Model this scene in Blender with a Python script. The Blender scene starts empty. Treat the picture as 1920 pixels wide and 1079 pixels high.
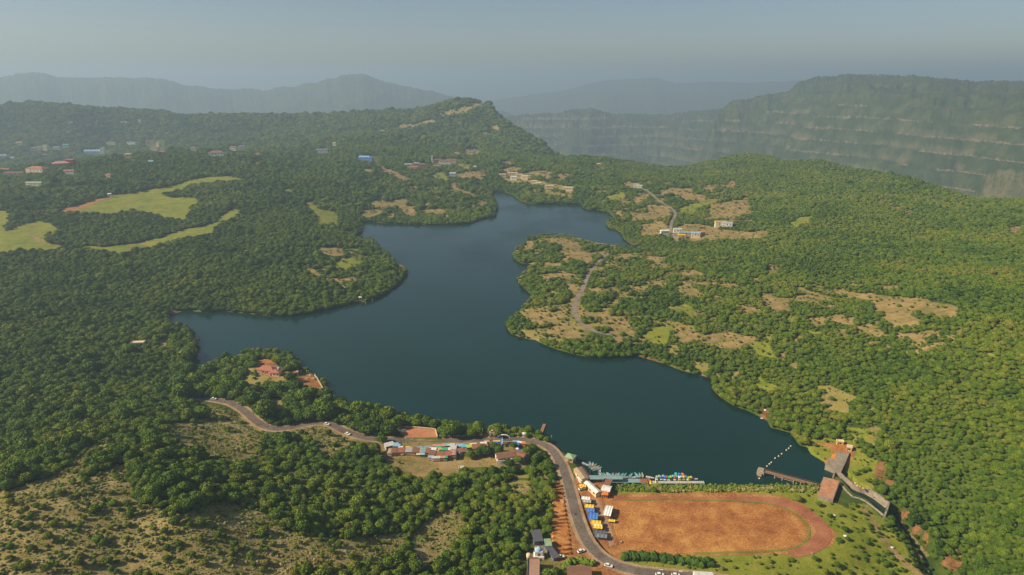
import bpy, bmesh, math, random
import numpy as np
from mathutils import Vector, Matrix
R = math.radians
rng = np.random.default_rng(7)
random.seed(7)
scn = bpy.context.scene
COL = scn.collection

# ---------------------------------------------------------------- camera, sky, sun, exposure
CAM_H, PITCH, F = 240.0, R(17.0), 1280.0
cam_d = bpy.data.cameras.new('camera')
cam = bpy.data.objects.new('camera', cam_d); COL.objects.link(cam)
cam.location = (0, 0, CAM_H); cam.rotation_euler = (R(90) - PITCH, 0, 0)
cam_d.sensor_width = 36.0; cam_d.lens = 36.0 * F / 1920.0
cam_d.clip_start = 1.0; cam_d.clip_end = 90000.0
scn.camera = cam

SUN_EL, SUN_AZ = R(36), R(-100)          # azimuth measured from +Y (view direction) towards +X
world = bpy.data.worlds.new("World"); scn.world = world; world.use_nodes = True
wn = world.node_tree; wn.nodes.clear()
sky = wn.nodes.new('ShaderNodeTexSky'); sky.sky_type = 'NISHITA'; sky.sun_disc = False
sky.sun_elevation = SUN_EL; sky.sun_rotation = SUN_AZ
sky.altitude = 1300; sky.air_density = 1.0; sky.dust_density = 2.6; sky.ozone_density = 1.0
bg = wn.nodes.new('ShaderNodeBackground'); bg.inputs[1].default_value = 0.062
wo = wn.nodes.new('ShaderNodeOutputWorld')
wn.links.new(sky.outputs[0], bg.inputs[0]); wn.links.new(bg.outputs[0], wo.inputs[0])

sd = bpy.data.lights.new('sun', 'SUN'); sd.energy = 5.0; sd.angle = R(0.53); sd.color = (1.0, 0.87, 0.66)
sun = bpy.data.objects.new('sun', sd); COL.objects.link(sun)
sv = Vector((math.sin(SUN_AZ) * math.cos(SUN_EL), math.cos(SUN_AZ) * math.cos(SUN_EL), math.sin(SUN_EL)))
sun.rotation_euler = sv.to_track_quat('Z', 'Y').to_euler(); sun.location = (-300, -100, 600)

scn.view_settings.view_transform = 'Standard'; scn.view_settings.look = 'None'
scn.view_settings.gamma = 1.0; scn.view_settings.exposure = 0.45
scn.render.engine = 'CYCLES'
scn.cycles.max_bounces = 4; scn.cycles.diffuse_bounces = 2; scn.cycles.glossy_bounces = 2
scn.cycles.volume_bounces = 0; scn.cycles.transmission_bounces = 2; scn.cycles.transparent_max_bounces = 4
scn.cycles.use_denoising = True
scn.cycles.use_adaptive_sampling = False

# ---------------------------------------------------------------- camera maths (photo pixel 1920x1079 <-> ground)
sp, cp = math.sin(PITCH), math.cos(PITCH)
def ray(px, py):
    px = np.asarray(px, float); py = np.asarray(py, float)
    a = (px - 960.0) / F; b = (539.5 - py) / F
    return a, cp + b * sp, -sp + b * cp           # x, y, z for unit depth
def project(x, y, z):
    dz = z - CAM_H
    dep = y * cp - dz * sp
    dep = np.where(dep < 1.0, 1.0, dep)
    up = y * sp + dz * cp
    return 960.0 + F * x / dep, 539.5 - F * up / dep, dep
def plane_pt(px, py, z=0.0):
    a, b, c = ray(px, py); t = (z - CAM_H) / c
    return a * t, b * t

# ---------------------------------------------------------------- noise
def _hash(ix, iy, s):
    n = (ix.astype(np.int64) * 374761393 + iy.astype(np.int64) * 668265263 + s * 1442695041) & 0xffffffff
    n = ((n ^ (n >> 13)) * 1274126177) & 0xffffffff
    return ((n ^ (n >> 16)) & 0xffff) / 65535.0
def vnoise(x, y, s=0):
    x = np.asarray(x, float); y = np.asarray(y, float)
    ix = np.floor(x); iy = np.floor(y); fx = x - ix; fy = y - iy
    fx = fx * fx * (3 - 2 * fx); fy = fy * fy * (3 - 2 * fy)
    a = _hash(ix, iy, s); b = _hash(ix + 1, iy, s); c = _hash(ix, iy + 1, s); d = _hash(ix + 1, iy + 1, s)
    return (a + (b - a) * fx) * (1 - fy) + (c + (d - c) * fx) * fy
def fbm(x, y, s=0, o=4):
    r = 0.0; a = 0.5; t = 0.0
    for i in range(o):
        r = r + a * vnoise(x, y, s + i * 17); t += a; a *= 0.5; x = x * 2.03 + 11.3; y = y * 2.03 + 5.7
    return r / t
def sstep(a, b, x):
    t = np.clip((x - a) / (b - a), 0, 1); return t * t * (3 - 2 * t)
def inpoly(px, py, poly):
    px = np.asarray(px, float); py = np.asarray(py, float)
    P = np.asarray(poly, float); out = np.zeros(px.shape, bool)
    m = (px >= P[:, 0].min()) & (px <= P[:, 0].max()) & (py >= P[:, 1].min()) & (py <= P[:, 1].max())
    idx = np.nonzero(m)
    if len(idx[0]) == 0: return out
    x = px[idx]; y = py[idx]; r = np.zeros(x.shape, bool)
    n = len(P)
    for i in range(n):
        x1, y1 = P[i]; x2, y2 = P[(i + 1) % n]
        if y1 == y2: continue
        c = (y1 > y) != (y2 > y)
        r ^= c & (x < (x2 - x1) * (y - y1) / (y2 - y1) + x1)
    out[idx] = r
    return out
def seg_dist(x, y, P, closed=True, want_s=False):
    """distance to polyline, optionally the arclength parameter (index+t) of the nearest point"""
    P = np.asarray(P, float); n = len(P)
    best = np.full(x.shape, 1e18); bs = np.zeros(x.shape)
    for i in range(n if closed else n - 1):
        ax, ay = P[i]; bx, by = P[(i + 1) % n]; dx, dy = bx - ax, by - ay
        L = dx * dx + dy * dy + 1e-9
        t = np.clip(((x - ax) * dx + (y - ay) * dy) / L, 0, 1)
        d = (x - ax - t * dx) ** 2 + (y - ay - t * dy) ** 2
        if want_s:
            m = d < best; bs[m] = (i + t)[m]
        best = np.minimum(best, d)
    return (np.sqrt(best), bs) if want_s else np.sqrt(best)

# ---------------------------------------------------------------- measured outlines (photo pixels)
LAKE = [(924,360),(945,360),(963,367),(973,376),(992,382),(1008,383.5),(1042,382.5),(1090,384),(1093,390),(1107,394),(1122,394),(1138,397.5),(1148,405),(1151,411),(1138,417.5),(1137,423),(1142,428),(1155,431),(1165,438),(1170,450),(1183,458),(1200,463),(1220,469),(1225,471),(1217,471.5),(1193,466),(1167,462.5),(1147,459.5),(1117,455),(1100,450),(1075,445),(1042,441),(1017,442),(1000,443),(990,450),(978,463),(963,472),(961,482),(967,489),(978,494),(993,495),(997,500),(996,504),(992,510),(970,520),(972,530),(983,542),(995,552),(997,560),(990,570),(975,580),(970,590),(955,602),(950,615),(958,627),(987,636),(1003,638),(1023,648),(1047,657),(1078,665),(1112,672),(1170,671),(1195,668),(1222,676),(1247,683),(1267,692),(1283,697),(1313,704),(1338,712),(1335,720),(1337,732),(1350,745),(1375,762),(1400,770),(1422,781),(1438,790),(1445,803),(1460,806),(1483,813),(1492,827),(1498,835),(1513,840),(1520,852),(1533,860),(1545,867),(1547,873),(1562,880),(1565,884),(1560,896),(1541,900),(1536,909),(1500,909.5),(1453,909.5),(1410,909),(1300,909),(1200,909),(1148,909),(1143,905),(1131,905),(1112,903),(1103,899),(1090,880),(1086,873),(1079,864),(1074,856),(1060,850),(1040,837),(1027,826),(1012,817),(985,811),(960,810),(915,812),(880,808),(835,802),(797,794),(772,789),(750,786),(732,784),(715,775),(685,770),(655,769),(630,762),(627,742),(617,729),(606,712),(592,706),(581,697),(562,691),(560,678),(543,666),(511,660),(466,660),(415,673),(368,695),(332,704),(345,694),(357,680),(367,667),(368,645),(362,627),(352,617),(337,612),(322,612),(317,607),(316,590),(335,586),(358,584),(388,587),(417,584),(447,587),(480,590),(505,593),(537,594),(567,591),(592,587),(620,580),(657,571),(682,567),(700,562),(722,553),(735,542),(750,532),(763,512),(764,505),(755,498),(742,493),(737,487),(727,477),(713,467),(705,457),(698,450),(680,448),(663,447),(673,440),(680,433),(679,417),(697,416),(717,419),(750,420.5),(783,422),(842,422),(880,420),(897,412.5),(920,407.5),(928,407),(933,390),(932,382),(925,372)]
LW = np.stack(plane_pt(*np.array(LAKE, float).T), 1)

# ---------------------------------------------------------------- terrain controls
# (px, py, height) or (px, py, 'D', horizontal distance)
CTL = [(0,1079,60),(250,1079,50),(500,1079,38),(700,1079,25),(850,1079,12),(1000,1079,5),(1200,1079,2.5),(1500,1079,1),(1750,1079,-4),(1920,1079,8),(-300,1079,62),(2200,1079,40),
(0,930,60),(200,850,48),(300,800,30),(0,800,26),(0,700,20),(120,760,24),(250,740,14),(360,750,10),(430,830,22),(500,850,18),(500,802,9),(600,850,12),(560,930,28),(350,950,50),(700,950,16),(850,950,8),(800,880,5),
(470,720,8),(510,690,7),(590,720,5),(560,760,8),(640,795,5),(760,830,4),(900,850,3),(1000,900,3),(1060,900,3),(1030,1000,3),(1200,980,1.2),(1400,980,1.2),(1500,920,1.2),(1300,915,1.2),(1560,1000,0),
(1600,960,-2),(1660,960,-4),(1720,1010,-8),(1790,1070,-12),(1650,850,8),(1750,900,10),(1900,900,25),(1900,1000,15),(1560,830,5),(1600,780,12),(1500,720,12),(1450,740,6),(1700,700,30),(1900,700,50),(1920,560,55),(1600,600,28),(1400,600,15),(1250,650,5),(1250,620,8),(1100,600,8),(1050,480,8),(1150,480,6),(1300,500,15),(1500,500,25),(1750,480,40),(1920,450,45),
(1300,430,12),(1200,400,9),(1350,380,18),(1500,400,28),(1700,400,38),(1250,350,18),(1100,350,10),(1000,345,12),(1050,320,22),(100,600,15),(250,560,12),(200,500,20),(100,440,28),(300,380,35),(450,400,28),(450,480,16),(600,480,12),(650,520,6),(600,400,22),(740,390,7),(850,390,7),(640,560,4),(280,640,6),(0,560,18),(0,460,30),(0,380,45),
(100,310,58),(300,285,62),(450,290,55),(650,300,40),(800,320,22),(700,264,'D',2300),(800,270,'D',2250),(900,286,'D',2100),(960,296,'D',2000),(850,350,12),(0,240,60),(200,240,50),(450,240,45),(650,238,50),(1250,330,14),(1400,310,25),(1600,340,32),(1750,375,36),(850,250,'D',2650),(900,245,'D',2650),(-400,500,30),(-400,300,60),(2300,500,60),(2300,700,60)]
CREST = np.array([(-500,205,3400),(0,199,3500),(60,192,3500),(130,198,3400),(200,205,3400),(310,209,3350),(332,217,3300),(450,215,3300),(600,216,3300),(700,210,3200),(780,207,3100),(815,198,3000),(845,189,3000),(875,185,3000),(905,192,2950),(922,203,2900),(940,222,2800),(980,246,2650),(1015,270,2500),(1040,289,2300),(1060,293,2150),(1100,291,2100),(1180,301,2150),(1250,312,2200),(1290,310,2150),(1340,298,2100),(1400,287,2100),(1450,292,2050),(1465,300,1950),(1540,299,1900),(1600,314,1800),(1650,322,1700),(1700,330,1600),(1780,355,1500),(1830,370,1450),(1920,372,1350),(2300,395,1300)], float)
def crest_conv(T):
    a, b, c = ray(T[:, 0], T[:, 1]); hz = np.hypot(a, b)
    return np.arctan2(a, b), T[:, 2], CAM_H + c / hz * T[:, 2]
CAZ, CD, CH = crest_conv(CREST)
CH = CH - 5.0
cu, cv, ch = [], [], []
for c in CTL:
    a, b, z = ray(c[0], c[1]); hz = math.hypot(a, b)
    if c[2] == 'D': D = c[3]; h = CAM_H + z / hz * D
    else: h = c[2]; D = (h - CAM_H) / z * hz
    cu.append(math.atan2(a, b)); cv.append(math.log(D)); ch.append(h)
for i in range(0, len(CREST)):
    cu.append(CAZ[i]); cv.append(math.log(CD[i])); ch.append(CH[i])
for az, D, h in [(-.7,100,62),(-.3,100,50),(0,110,22),(.3,110,8),(.7,100,20),(-.8,400,40),(.8,400,40)]:
    cu.append(az); cv.append(math.log(D)); ch.append(h)
cu = np.array(cu) * 2.5; cv = np.array(cv); ch = np.array(ch)
def _phi(r2): return 0.5 * r2 * np.log(r2 + 1e-12)
n = len(cu)
K = _phi((cu[:, None] - cu[None]) ** 2 + (cv[:, None] - cv[None]) ** 2) + np.eye(n) * 2e-3
Pm = np.stack([np.ones(n), cu, cv], 1)
A = np.zeros((n + 3, n + 3)); A[:n, :n] = K; A[:n, n:] = Pm; A[n:, :n] = Pm.T
W = np.linalg.solve(A, np.concatenate([ch, np.zeros(3)]))
NCT = n
def tps(az, lnD):
    u = az * 2.5; r = W[NCT] + W[NCT + 1] * u + W[NCT + 2] * lnD
    for i in range(NCT): r = r + W[i] * _phi((u - cu[i]) ** 2 + (lnD - cv[i]) ** 2)
    return r

# far ridges: px, py, distance of the crest ; slope towards us
RIDGES = []
def ridge(rows, front, back, terr, amp, seed, shelf=0.0):
    az, D, h = crest_conv(np.array(rows, float)); RIDGES.append((az, D, h, front, back, terr, amp, seed, shelf))
ridge([(1300,330,5200),(1340,215,5200),(1370,192,5300),(1430,179,5300),(1480,171,5300),(1495,155,5300),(1530,144,5300),(1600,140,5300),(1700,141,5200),(1760,148,5000),(1830,153,4900),(1920,153,4700),(2400,150,4500)], .36, .5, 1, 42, 3, 1.0)
ridge([(840,300,6300),(880,245,6300),(915,222,6300),(960,217,6400),(1010,213,6400),(1050,211,6400),(1075,205,6400),(1105,203,6400),(1150,213,6400),(1250,214,6300),(1320,206,6200),(1370,200,6200),(1450,220,6200)], .33, .5, 1, 40, 5, 0.0)
ridge([(-500,160,9500),(0,141,9500),(60,132,9500),(120,143,9500),(200,141,9500),(300,144,9500),(350,158,9500),(430,165,9500),(500,166,9400),(560,158,9300),(600,150,9200),(640,141,9200),(680,137,9200),(720,150,9200),(780,164,9200),(830,175,9300),(880,190,9400),(950,208,9400),(1050,240,9500)], .35, .5, 0, 50, 9, 0.0)
ridge([(700,215,13000),(850,200,13000),(950,184,13000),(1050,171,13000),(1100,158,13000),(1140,150,13000),(1180,148,13000),(1230,146,13000),(1270,156,13000),(1330,153,13000),(1400,156,13000),(1460,152,13000),(1520,150,13000),(1700,150,13000),(2200,155,13000)], .3, .5, 0, 50, 12, 0.0)
ridge([(1812,420,3150),(1830,362,3140),(1840,345,3130),(1846,340,3120),(1851,324,3110),(1866,316,3100),(1885,319,3090),(1900,314,3080),(1920,316,3060),(2000,306,3060),(2200,310,3060)], 1.0, .25, 1, 12, 21, 0.0)
def far_part(az, D, x, y):
    h = -430 + 50 * fbm(x / 700, y / 700, 31, 3) ; rock = np.zeros_like(h)
    for (raz, rD, rh, fr, bk, terr, amp, seed, shelf) in RIDGES:
        Dc = np.interp(az, raz, rD); hc = np.interp(az, raz, rh) + (fbm(az * 90 + seed, az * 0 + seed, seed, 4) - .5) * amp * .55
        wx = fbm(x / 520, y / 520, seed, 4) - .5
        t = Dc - D
        if shelf:
            sh = 90 + 700 * sstep(.33, .52, az)          # the wooded top slope, wider to the right
            fall = np.where(t < sh, t * .16, sh * .16 + (t - sh) * .62)
            sb = sh
        else: fall = t * fr * 1.15; sb = 0
        r = np.where(t > 0, hc - np.maximum(fall, 0), hc + t * bk)
        damp = np.clip(np.abs(t) / 400, 0.03, 1) * (np.abs(az) < 2)
        r = r + wx * amp * 4.2 * damp + (fbm(x / 110, y / 110, seed + 3, 3) - .5) * amp * .9 * damp
        if terr:
            per = 64.0; q = r + 30 * (fbm(x / 900, y / 900, seed + 8, 2) - .5)
            r2 = r + per * .15 * np.sin(2 * np.pi * q / per) * damp
            ph = (q / per) % 1.0
            band = ((ph > .50) & (ph < .66) & (t > 110 + sb) & (fbm(x / 240, y / 240, seed + 5, 4) > .44))
            b2 = ((ph > .66) & (ph < .98) & (t > 160 + sb) & (fbm(x / 300, y / 300, seed + 6, 4) > .52))
            if seed == 21:
                cl = np.clip((t - 12) / 20, 0, 1) * (t > 0); r2 = r2 - cl * 38 * (fbm(x / 60, y / 60, 23, 3) > .35); band = (t > 8) & (t < 200) & (fbm(x / 35, y / 35, 24, 4) > .40); b2 = fbm(x / 50, y / 50, 25, 3) > .5; band = band & (fbm(x / 22, y / 22, 26, 3) > .46)
        else: r2 = r; band = np.zeros(r.shape, bool); b2 = band
        win = r2 > h
        h = np.where(win, r2, h); rock = np.where(win, np.where(band, .45 if seed == 21 else .95, np.where(b2, .25, 0.0)), rock)  # knoll rock tint weakened: its cliff shade is put into the colour
    return h, rock
def h_raw(x, y):
    x = np.asarray(x, float); y = np.asarray(y, float)
    az = np.arctan2(x, y); D = np.hypot(x, y) + 1e-6
    Dc = np.interp(az, CAZ, CD); hc = np.interp(az, CAZ, CH)
    b = tps(az, np.log(np.minimum(D, Dc)))
    b = b + (fbm(x / 160, y / 160, 2, 4) - .5) * 9 * sstep(250, 900, D) + (fbm(x / 38, y / 38, 4, 3) - .5) * 2.4
    k = sstep(.90, 1.0, D / Dc)
    b = b * (1 - k) + hc * k
    t = np.maximum(D - Dc, 0)
    b = b - np.where(t < 90, t * t / 90 * .3, 27 + (t - 90) * .65)
    far = np.full(x.shape, -1e4); rock = np.zeros(x.shape)
    m = D > np.minimum(Dc, 2200)
    if m.any():
        f, rk = far_part(az[m], D[m], x[m], y[m]); far[m] = f; rock[m] = rk
    rock = np.where(far > b, rock, 0)
    return np.maximum(b, far), rock, (D > Dc)
LBB = (LW[:, 0].min() - 400, LW[:, 0].max() + 400, LW[:, 1].min() - 400, LW[:, 1].max() + 400)
def lake_sd(x, y):
    """signed distance to the shore (positive on land)"""
    d = np.full(x.shape, 400.0)
    m = (x > LBB[0]) & (x < LBB[1]) & (y > LBB[2]) & (y < LBB[3])
    if m.any():
        q = seg_dist(x[m], y[m], LW); s = inpoly(x[m], y[m], LW)
        d[m] = np.where(s, -q, q)
    return d
ROADS_Z = []      # (world polyline, z per vertex, flat half width, blend)
FLATS = []        # (world polygon, z, blend)
def height(x, y, full=False):
    x = np.asarray(x, float); y = np.asarray(y, float); shp = x.shape
    x = x.ravel(); y = y.ravel()
    b, rock, back = h_raw(x, y)
    sd = lake_sd(x, y)
    ramp = 1 - np.exp(-np.maximum(sd, 0) / 38.0)
    low = (b < 1.0) & (sd < 60)
    b = np.where(back, b, np.where(sd < 150, .7 + np.where(b > 0, b, b * sstep(25, 90, sd)) * ramp, b + .7))
    for P, Z, w, bl in ROADS_Z:
        m = (x > P[:, 0].min() - 30) & (x < P[:, 0].max() + 30) & (y > P[:, 1].min() - 30) & (y < P[:, 1].max() + 30)
        if m.any():
            d, s = seg_dist(x[m], y[m], P, False, True)
            z = np.interp(s, np.arange(len(Z)), Z); k = 1 - sstep(w, w + bl, d)
            b[m] = b[m] * (1 - k) + z * k
    for P, Z, bl in FLATS:
        m = (x > P[:, 0].min() - bl) & (x < P[:, 0].max() + bl) & (y > P[:, 1].min() - bl) & (y < P[:, 1].max() + bl)
        if m.any():
            d = seg_dist(x[m], y[m], P); d = np.where(inpoly(x[m], y[m], P), 0, d)
            k = 1 - sstep(0, bl, d); b[m] = b[m] * (1 - k) + Z * k
    b = np.where(sd < 0, np.minimum(-.5 + sd * .12, -.5), np.where(sd < 2.0, np.minimum(b, sd * .45 - .1), b))
    b = np.maximum(b, -1e4)
    if full: return b.reshape(shp), rock.reshape(shp), sd.reshape(shp), back.reshape(shp)
    return b.reshape(shp)
def hit(px, py, lift=0.0):
    """ground points seen at photo pixels"""
    px = np.atleast_1d(np.asarray(px, float)); py = np.atleast_1d(np.asarray(py, float))
    a, b, c = ray(px, py); hz = np.hypot(a, b)
    Ds = np.exp(np.linspace(math.log(110), math.log(7000), 420))
    T = Ds[None] / hz[:, None]
    X = a[:, None] * T; Y = b[:, None] * T; Z = CAM_H + c[:, None] * T
    below = Z < height(X, Y) + lift
    i = np.where(below.any(1), below.argmax(1), 419); i = np.maximum(i, 1)
    r = np.arange(len(px)); lo = T[r, i - 1]; hi = T[r, i]
    for _ in range(12):
        m = (lo + hi) / 2; bl = CAM_H + c * m < height(a * m, b * m) + lift
        hi = np.where(bl, m, hi); lo = np.where(bl, lo, m)
    x, y = a * hi, b * hi
    return x, y, height(x, y)
def smooth_line(pts, step):
    P = np.array(pts, float); out = []
    for i in range(len(P) - 1):
        p0 = P[max(i - 1, 0)]; p1 = P[i]; p2 = P[i + 1]; p3 = P[min(i + 2, len(P) - 1)]
        k = max(2, int(np.hypot(*(p2 - p1)) / step))
        for j in range(k):
            t = j / k
            out.append(.5 * ((2 * p1) + (-p0 + p2) * t + (2 * p0 - 5 * p1 + 4 * p2 - p3) * t * t + (-p0 + 3 * p1 - 3 * p2 + p3) * t ** 3))
    out.append(P[-1]); return np.array(out)

MAIN = [(285,757),(330,751),(365,748),(400,748.5),(430,755),(455,768),(475,786),(495,799),(520,803.5),(555,799),(590,794.5),(620,798),(650,810),(690,821),(740,826.5),(800,827),(870,826),(920,825),(960,823.5),(1000,827),(1030,841),(1048,863),(1060,890),(1070,925),(1079,960),(1090,993),(1104,1020),(1125,1043),(1155,1060),(1200,1071),(1260,1077),(1330,1085),(1420,1100)]
PEN = [(1142,475),(1128,486),(1112,501),(1101,520),(1093,540),(1085,556),(1077,575),(1080,592),(1090,608),(1110,620),(1145,629)]
FARR = [(1190,348),(1205,353),(1220,363),(1235,376),(1255,388),(1264,397),(1266,404),(1260,415),(1258,430),(1265,445),(1270,453)]
def road_world(pp, win):
    x, y, z = hit([p[0] for p in pp], [p[1] for p in pp])
    L = smooth_line(np.stack([x, y], 1), win)
    zz = height(L[:, 0], L[:, 1])
    k = 7; zz = np.convolve(np.pad(zz, k, mode='edge'), np.ones(2 * k + 1) / (2 * k + 1), 'valid')
    return L, np.maximum(zz, 1.4)
# ---------------------------------------------------------------- ground cover patches (photo pixels): kind, shrub share, outline
def EL(cx, cy, rx, ry): return [(cx + rx * math.cos(a), cy + ry * math.sin(a)) for a in np.linspace(0, 6.283, 14)[:-1]]
def ST(pts, w):
    P = smooth_line(pts, 6.0); d = np.gradient(P, axis=0); d /= np.hypot(d[:, 0], d[:, 1])[:, None] + 1e-9
    nrm = np.stack([-d[:, 1], d[:, 0]], 1) * w / 2
    return [tuple(p) for p in np.concatenate([P + nrm, (P - nrm)[::-1]])]
PATCH = []
def pa(kind, share, *polys):
    for p in polys: PATCH.append((kind, share, p))
pa('G', 0, [(140,396.5),(176,382),(223,364),(259,361),(207,370),(250,361),(287,355),(342,345),(350,339),(390,330),(420,329),(467,337),(450,338),(405,340),(360,345),(343,351),(325,357),(297,366),(322,371),(350,369),(370,374),(374,376),(361,381),(357,390),(355,399),(348,413),(324,409),(306,404),(275,398),(249,392),(215,398),(182,398),(156,399)],
 [(0,396),(18,396),(16,412),(9,422),(8,435),(15,433),(36,422),(73,416.5),(96,421),(114,431),(111,435),(91,435),(83,443),(91,456),(109,460),(140,461),(182,462.5),(215,460),(259,457),(293,446),(337,435),(368,425),(402,417),(415,404),(436,391),(451,392),(438,404),(415,417),(402,427),(389,439),(348,442),(311,455),(285,460),(254,464),(241,473),(226,472),(197,468),(171,465),(130,463),(104,463),(57,466),(31,465),(10,471.5),(-30,473),(-30,396)],
 [(570,378),(586,378),(594,390),(613,395),(630,398),(635.5,409),(632,418),(592,417),(592,411),(597,407),(592,402),(575,402),(583,395),(578,386)],
 [(527,355),(545,355),(552,361),(540,363)])
pa('O', 0, [(108,397.5),(130,387),(166,379),(202,366.5),(208,369),(176,383),(140,396)])
pa('D', 0, ST([(64,420),(54,430),(55,438),(67,447),(88,457),(112,461)], 2.6), ST([(228,472),(249,464),(285,451),(363,427)], 1.8), EL(66,448,9,4))
pa('D', .05, EL(481,289,9,2.6), EL(481,306,13,1.8), EL(577,266,6,2), EL(884,284,17,5.5), EL(731,403,9,3.5), EL(800,382,8,4.5), EL(838,406,7,2), EL(851,347.5,10,4), EL(640,532,5,3), EL(555,544,5,2), EL(529,562,5,1.5), EL(460,470,6,2),
 ST([(676,315),(698,323)],4), ST([(703,303),(718,317)],4), ST([(715,318),(742,324)],7), ST([(740,327),(765,335)],6), ST([(672,336),(695,335)],3), ST([(843,354),(868,359),(890,367)],3.5), ST([(840,352),(858,360)],3))
pa('G', .1, [(808,326),(832,322),(838,330),(840,338),(826,336)], [(858,306),(884,309),(880,317),(864,314)], EL(640,243,2,1))
pa('D', .08, [(852,330),(875,322),(900,319),(908,330),(906,339),(893,334),(870,333)])
pa('Y', .3, ST([(703,246),(740,243)],6), ST([(765,238),(795,231)],4), ST([(820,218),(850,209),(895,197),(915,199)],7), ST([(840,212),(880,206)],7), EL(912,250,14,2.5), EL(760,236,12,4))
pa('D', .1, ST([(742,240),(772,235)],6), ST([(793,230),(812,226)],5), EL(962,238,6,3), EL(925,240,12,3))
pa('D', .04, [(673,397.5),(688,393),(707,392),(703,387),(715,379),(733,379),(742,375),(753,373),(760,371),(764,373),(763,383),(775,388),(782,398),(767,403),(757,402),(753,393),(745,386),(730,387),(720,393),(717,399),(703,403),(690,405),(680,404)])
pa('Y', .05, [(690,380),(697,375),(708,379),(713,364),(718,370),(716,378),(707,388),(700,386)], ST([(793,396),(812,394),(818,401),(840,395)],3.5), ST([(850,390),(860,386),(862,396)],3))
pa('D', .15, ST([(794,396),(816,397),(838,396)],4), EL(857,390,8,4), EL(903,381,10,5), EL(900,328,8,9))
pa('D', .08, [(589,464),(624,463),(646,468),(643,479),(627,478),(613,476)], [(593,501),(616,495),(616,503.5),(602,508)], [(570,503.5),(592,506),(600,517),(586,512)], [(662,501),(678,505),(688,514),(670,509)], ST([(600,520),(613,520),(616,533),(602,539),(590,534)],3), ST([(556,507),(553,520)],3))
pa('G', .08, [(651,466),(673,464),(676,468),(657,472)], [(619,495),(635,487),(673,483),(678,493),(651,503.5),(630,499.5)])
pa('R', 0, ST([(642,577),(662,570)],5), EL(679,564,7,3), [(312,581),(332,578),(340,585),(318,589)])
pa('Y', 0, [(742,493),(755,496),(764,503),(752,503)])
pa('Y', .05, [(290,644),(300,635),(320,631),(319,638),(300,650)])
pa('D', .1, [(940,317),(962,311),(978,314),(978,321),(943,321)], [(983,322.5),(1015,318),(1035,325),(1035,334),(1021,338),(1015,328)], [(1044,325),(1075,327),(1061,334),(1041,343),(1047,334)], EL(1003,360,7,4.5), EL(1177,344,8,5), EL(1110,367,6,4), [(1183,377),(1199,366),(1217.5,364),(1216,371),(1190,378.5)], [(1180,397),(1216,400),(1219,386),(1245,386),(1259,397),(1245,406),(1184.5,411.6)],
 [(1233,366),(1253,351),(1296,354),(1299,364),(1331,368.5),(1314,374),(1282,374),(1259,358)], [(1331,386),(1374,377),(1400,371),(1406,383),(1400,397),(1374,409),(1328,403)], [(1314,348),(1342,344),(1337,360),(1322,357)], EL(1373,344,10,4), [(1202,420),(1245,417),(1259,429),(1250,437),(1202,439)],
 [(1265,432),(1282,420),(1319,423),(1348,432),(1388,434),(1440,433),(1440,437),(1400,445),(1330,447),(1300,449),(1262,442)], ST([(1213,339),(1230,336)],2), ST([(1645,377),(1680,388),(1709,399)],3), EL(1528,387,6,2.5), EL(1123,311,4,2.5), EL(950,305,14,3))
pa('Y', .1, ST([(1015,357),(1040,362),(1072,366)],6), EL(970,335,26,8), ST([(985,338),(1075,356)],8))
pa('G', .1, [(1130,371),(1159,360),(1177,364),(1153,374),(1136,374)], [(1271,391.5),(1294,383),(1317,377),(1348,371),(1342,380),(1308,388.6),(1305,397),(1276,398.6)], [(1481,419.5),(1499,405),(1519,406),(1516,414),(1491,425)])
pa('D', .06, [(978,463),(987,453),(1005,454),(1003,460)], ST([(1000,473),(1027,463)],4), [(1022,447),(1042,446),(1067,449),(1087,455),(1087,463),(1080,470),(1097,472),(1115,483),(1103,491),(1083,488),(1067,483),(1048,472),(1048,467),(1058,458),(1042,455)], ST([(1055,483),(1068,492)],5), ST([(1017,497),(1052,495)],6), [(1107,473),(1125,470),(1140,470),(1138,477),(1122,475)], [(1155,473),(1180,480),(1180,487),(1160,480)], [(1200,479),(1230,482),(1252,493),(1236,490)])
pa('D', .06, [(1020,520),(1040,513),(1037,507),(1053,508),(1083,513),(1082,516),(1053,520),(1037,519)], ST([(1087,503),(1093,517)],5), ST([(1122,508),(1137,513)],4), [(1058,532),(1083,532),(1088,540),(1087,548),(1070,548),(1073,542)], ST([(1103,545),(1120,546),(1140,542),(1160,537)],5), EL(1298,547,14,5), EL(1334,597,8,2.5), ST([(1299,513),(1325,516)],2), EL(1417,523,8,4), EL(1240,520,8,1.5), EL(1165,505,6,1.5))
pa('Y', .1, ST([(1118,522),(1135,522)],4), [(1077,603),(1083,607),(1100,622),(1093,622),(1085,613)], EL(1015,600,10,2), EL(995,620,8,2))
pa('D', .22, [(970,588),(983,588),(995,589),(1020,581),(1033,585),(1047,573),(1053,582),(1070,588),(1077,603),(1077,612),(1062,615),(1040,612),(1035,602),(995,600),(987,593)], [(1113,598),(1143,596),(1178,603),(1193,620),(1193,632),(1183,630),(1170,617),(1160,623),(1143,620),(1142,608),(1125,610)])
pa('D', .08, [(1052,625),(1075,620),(1098,619),(1097,627),(1070,627)], [(1085,587),(1103,588),(1137,582),(1143,573),(1142,568),(1160,558),(1161,562),(1147,573),(1145,580),(1142,592),(1100,592)], ST([(1187,633),(1217,637)],3), EL(1160,632,12,4))
pa('G', .08, [(1203,631),(1218,617),(1239,610),(1263,608),(1259,625),(1245,640)], ST([(1259,568),(1285,573),(1300,580)],5), EL(1295,585,10,3), EL(1447,628,4,8))
pa('D', .2, [(1270,623),(1307,623),(1317,627),(1342,628),(1357,622),(1373,625),(1422,633),(1417,643),(1393,645),(1372,652),(1365,650),(1345,640),(1307,637),(1283,637)])
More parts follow.
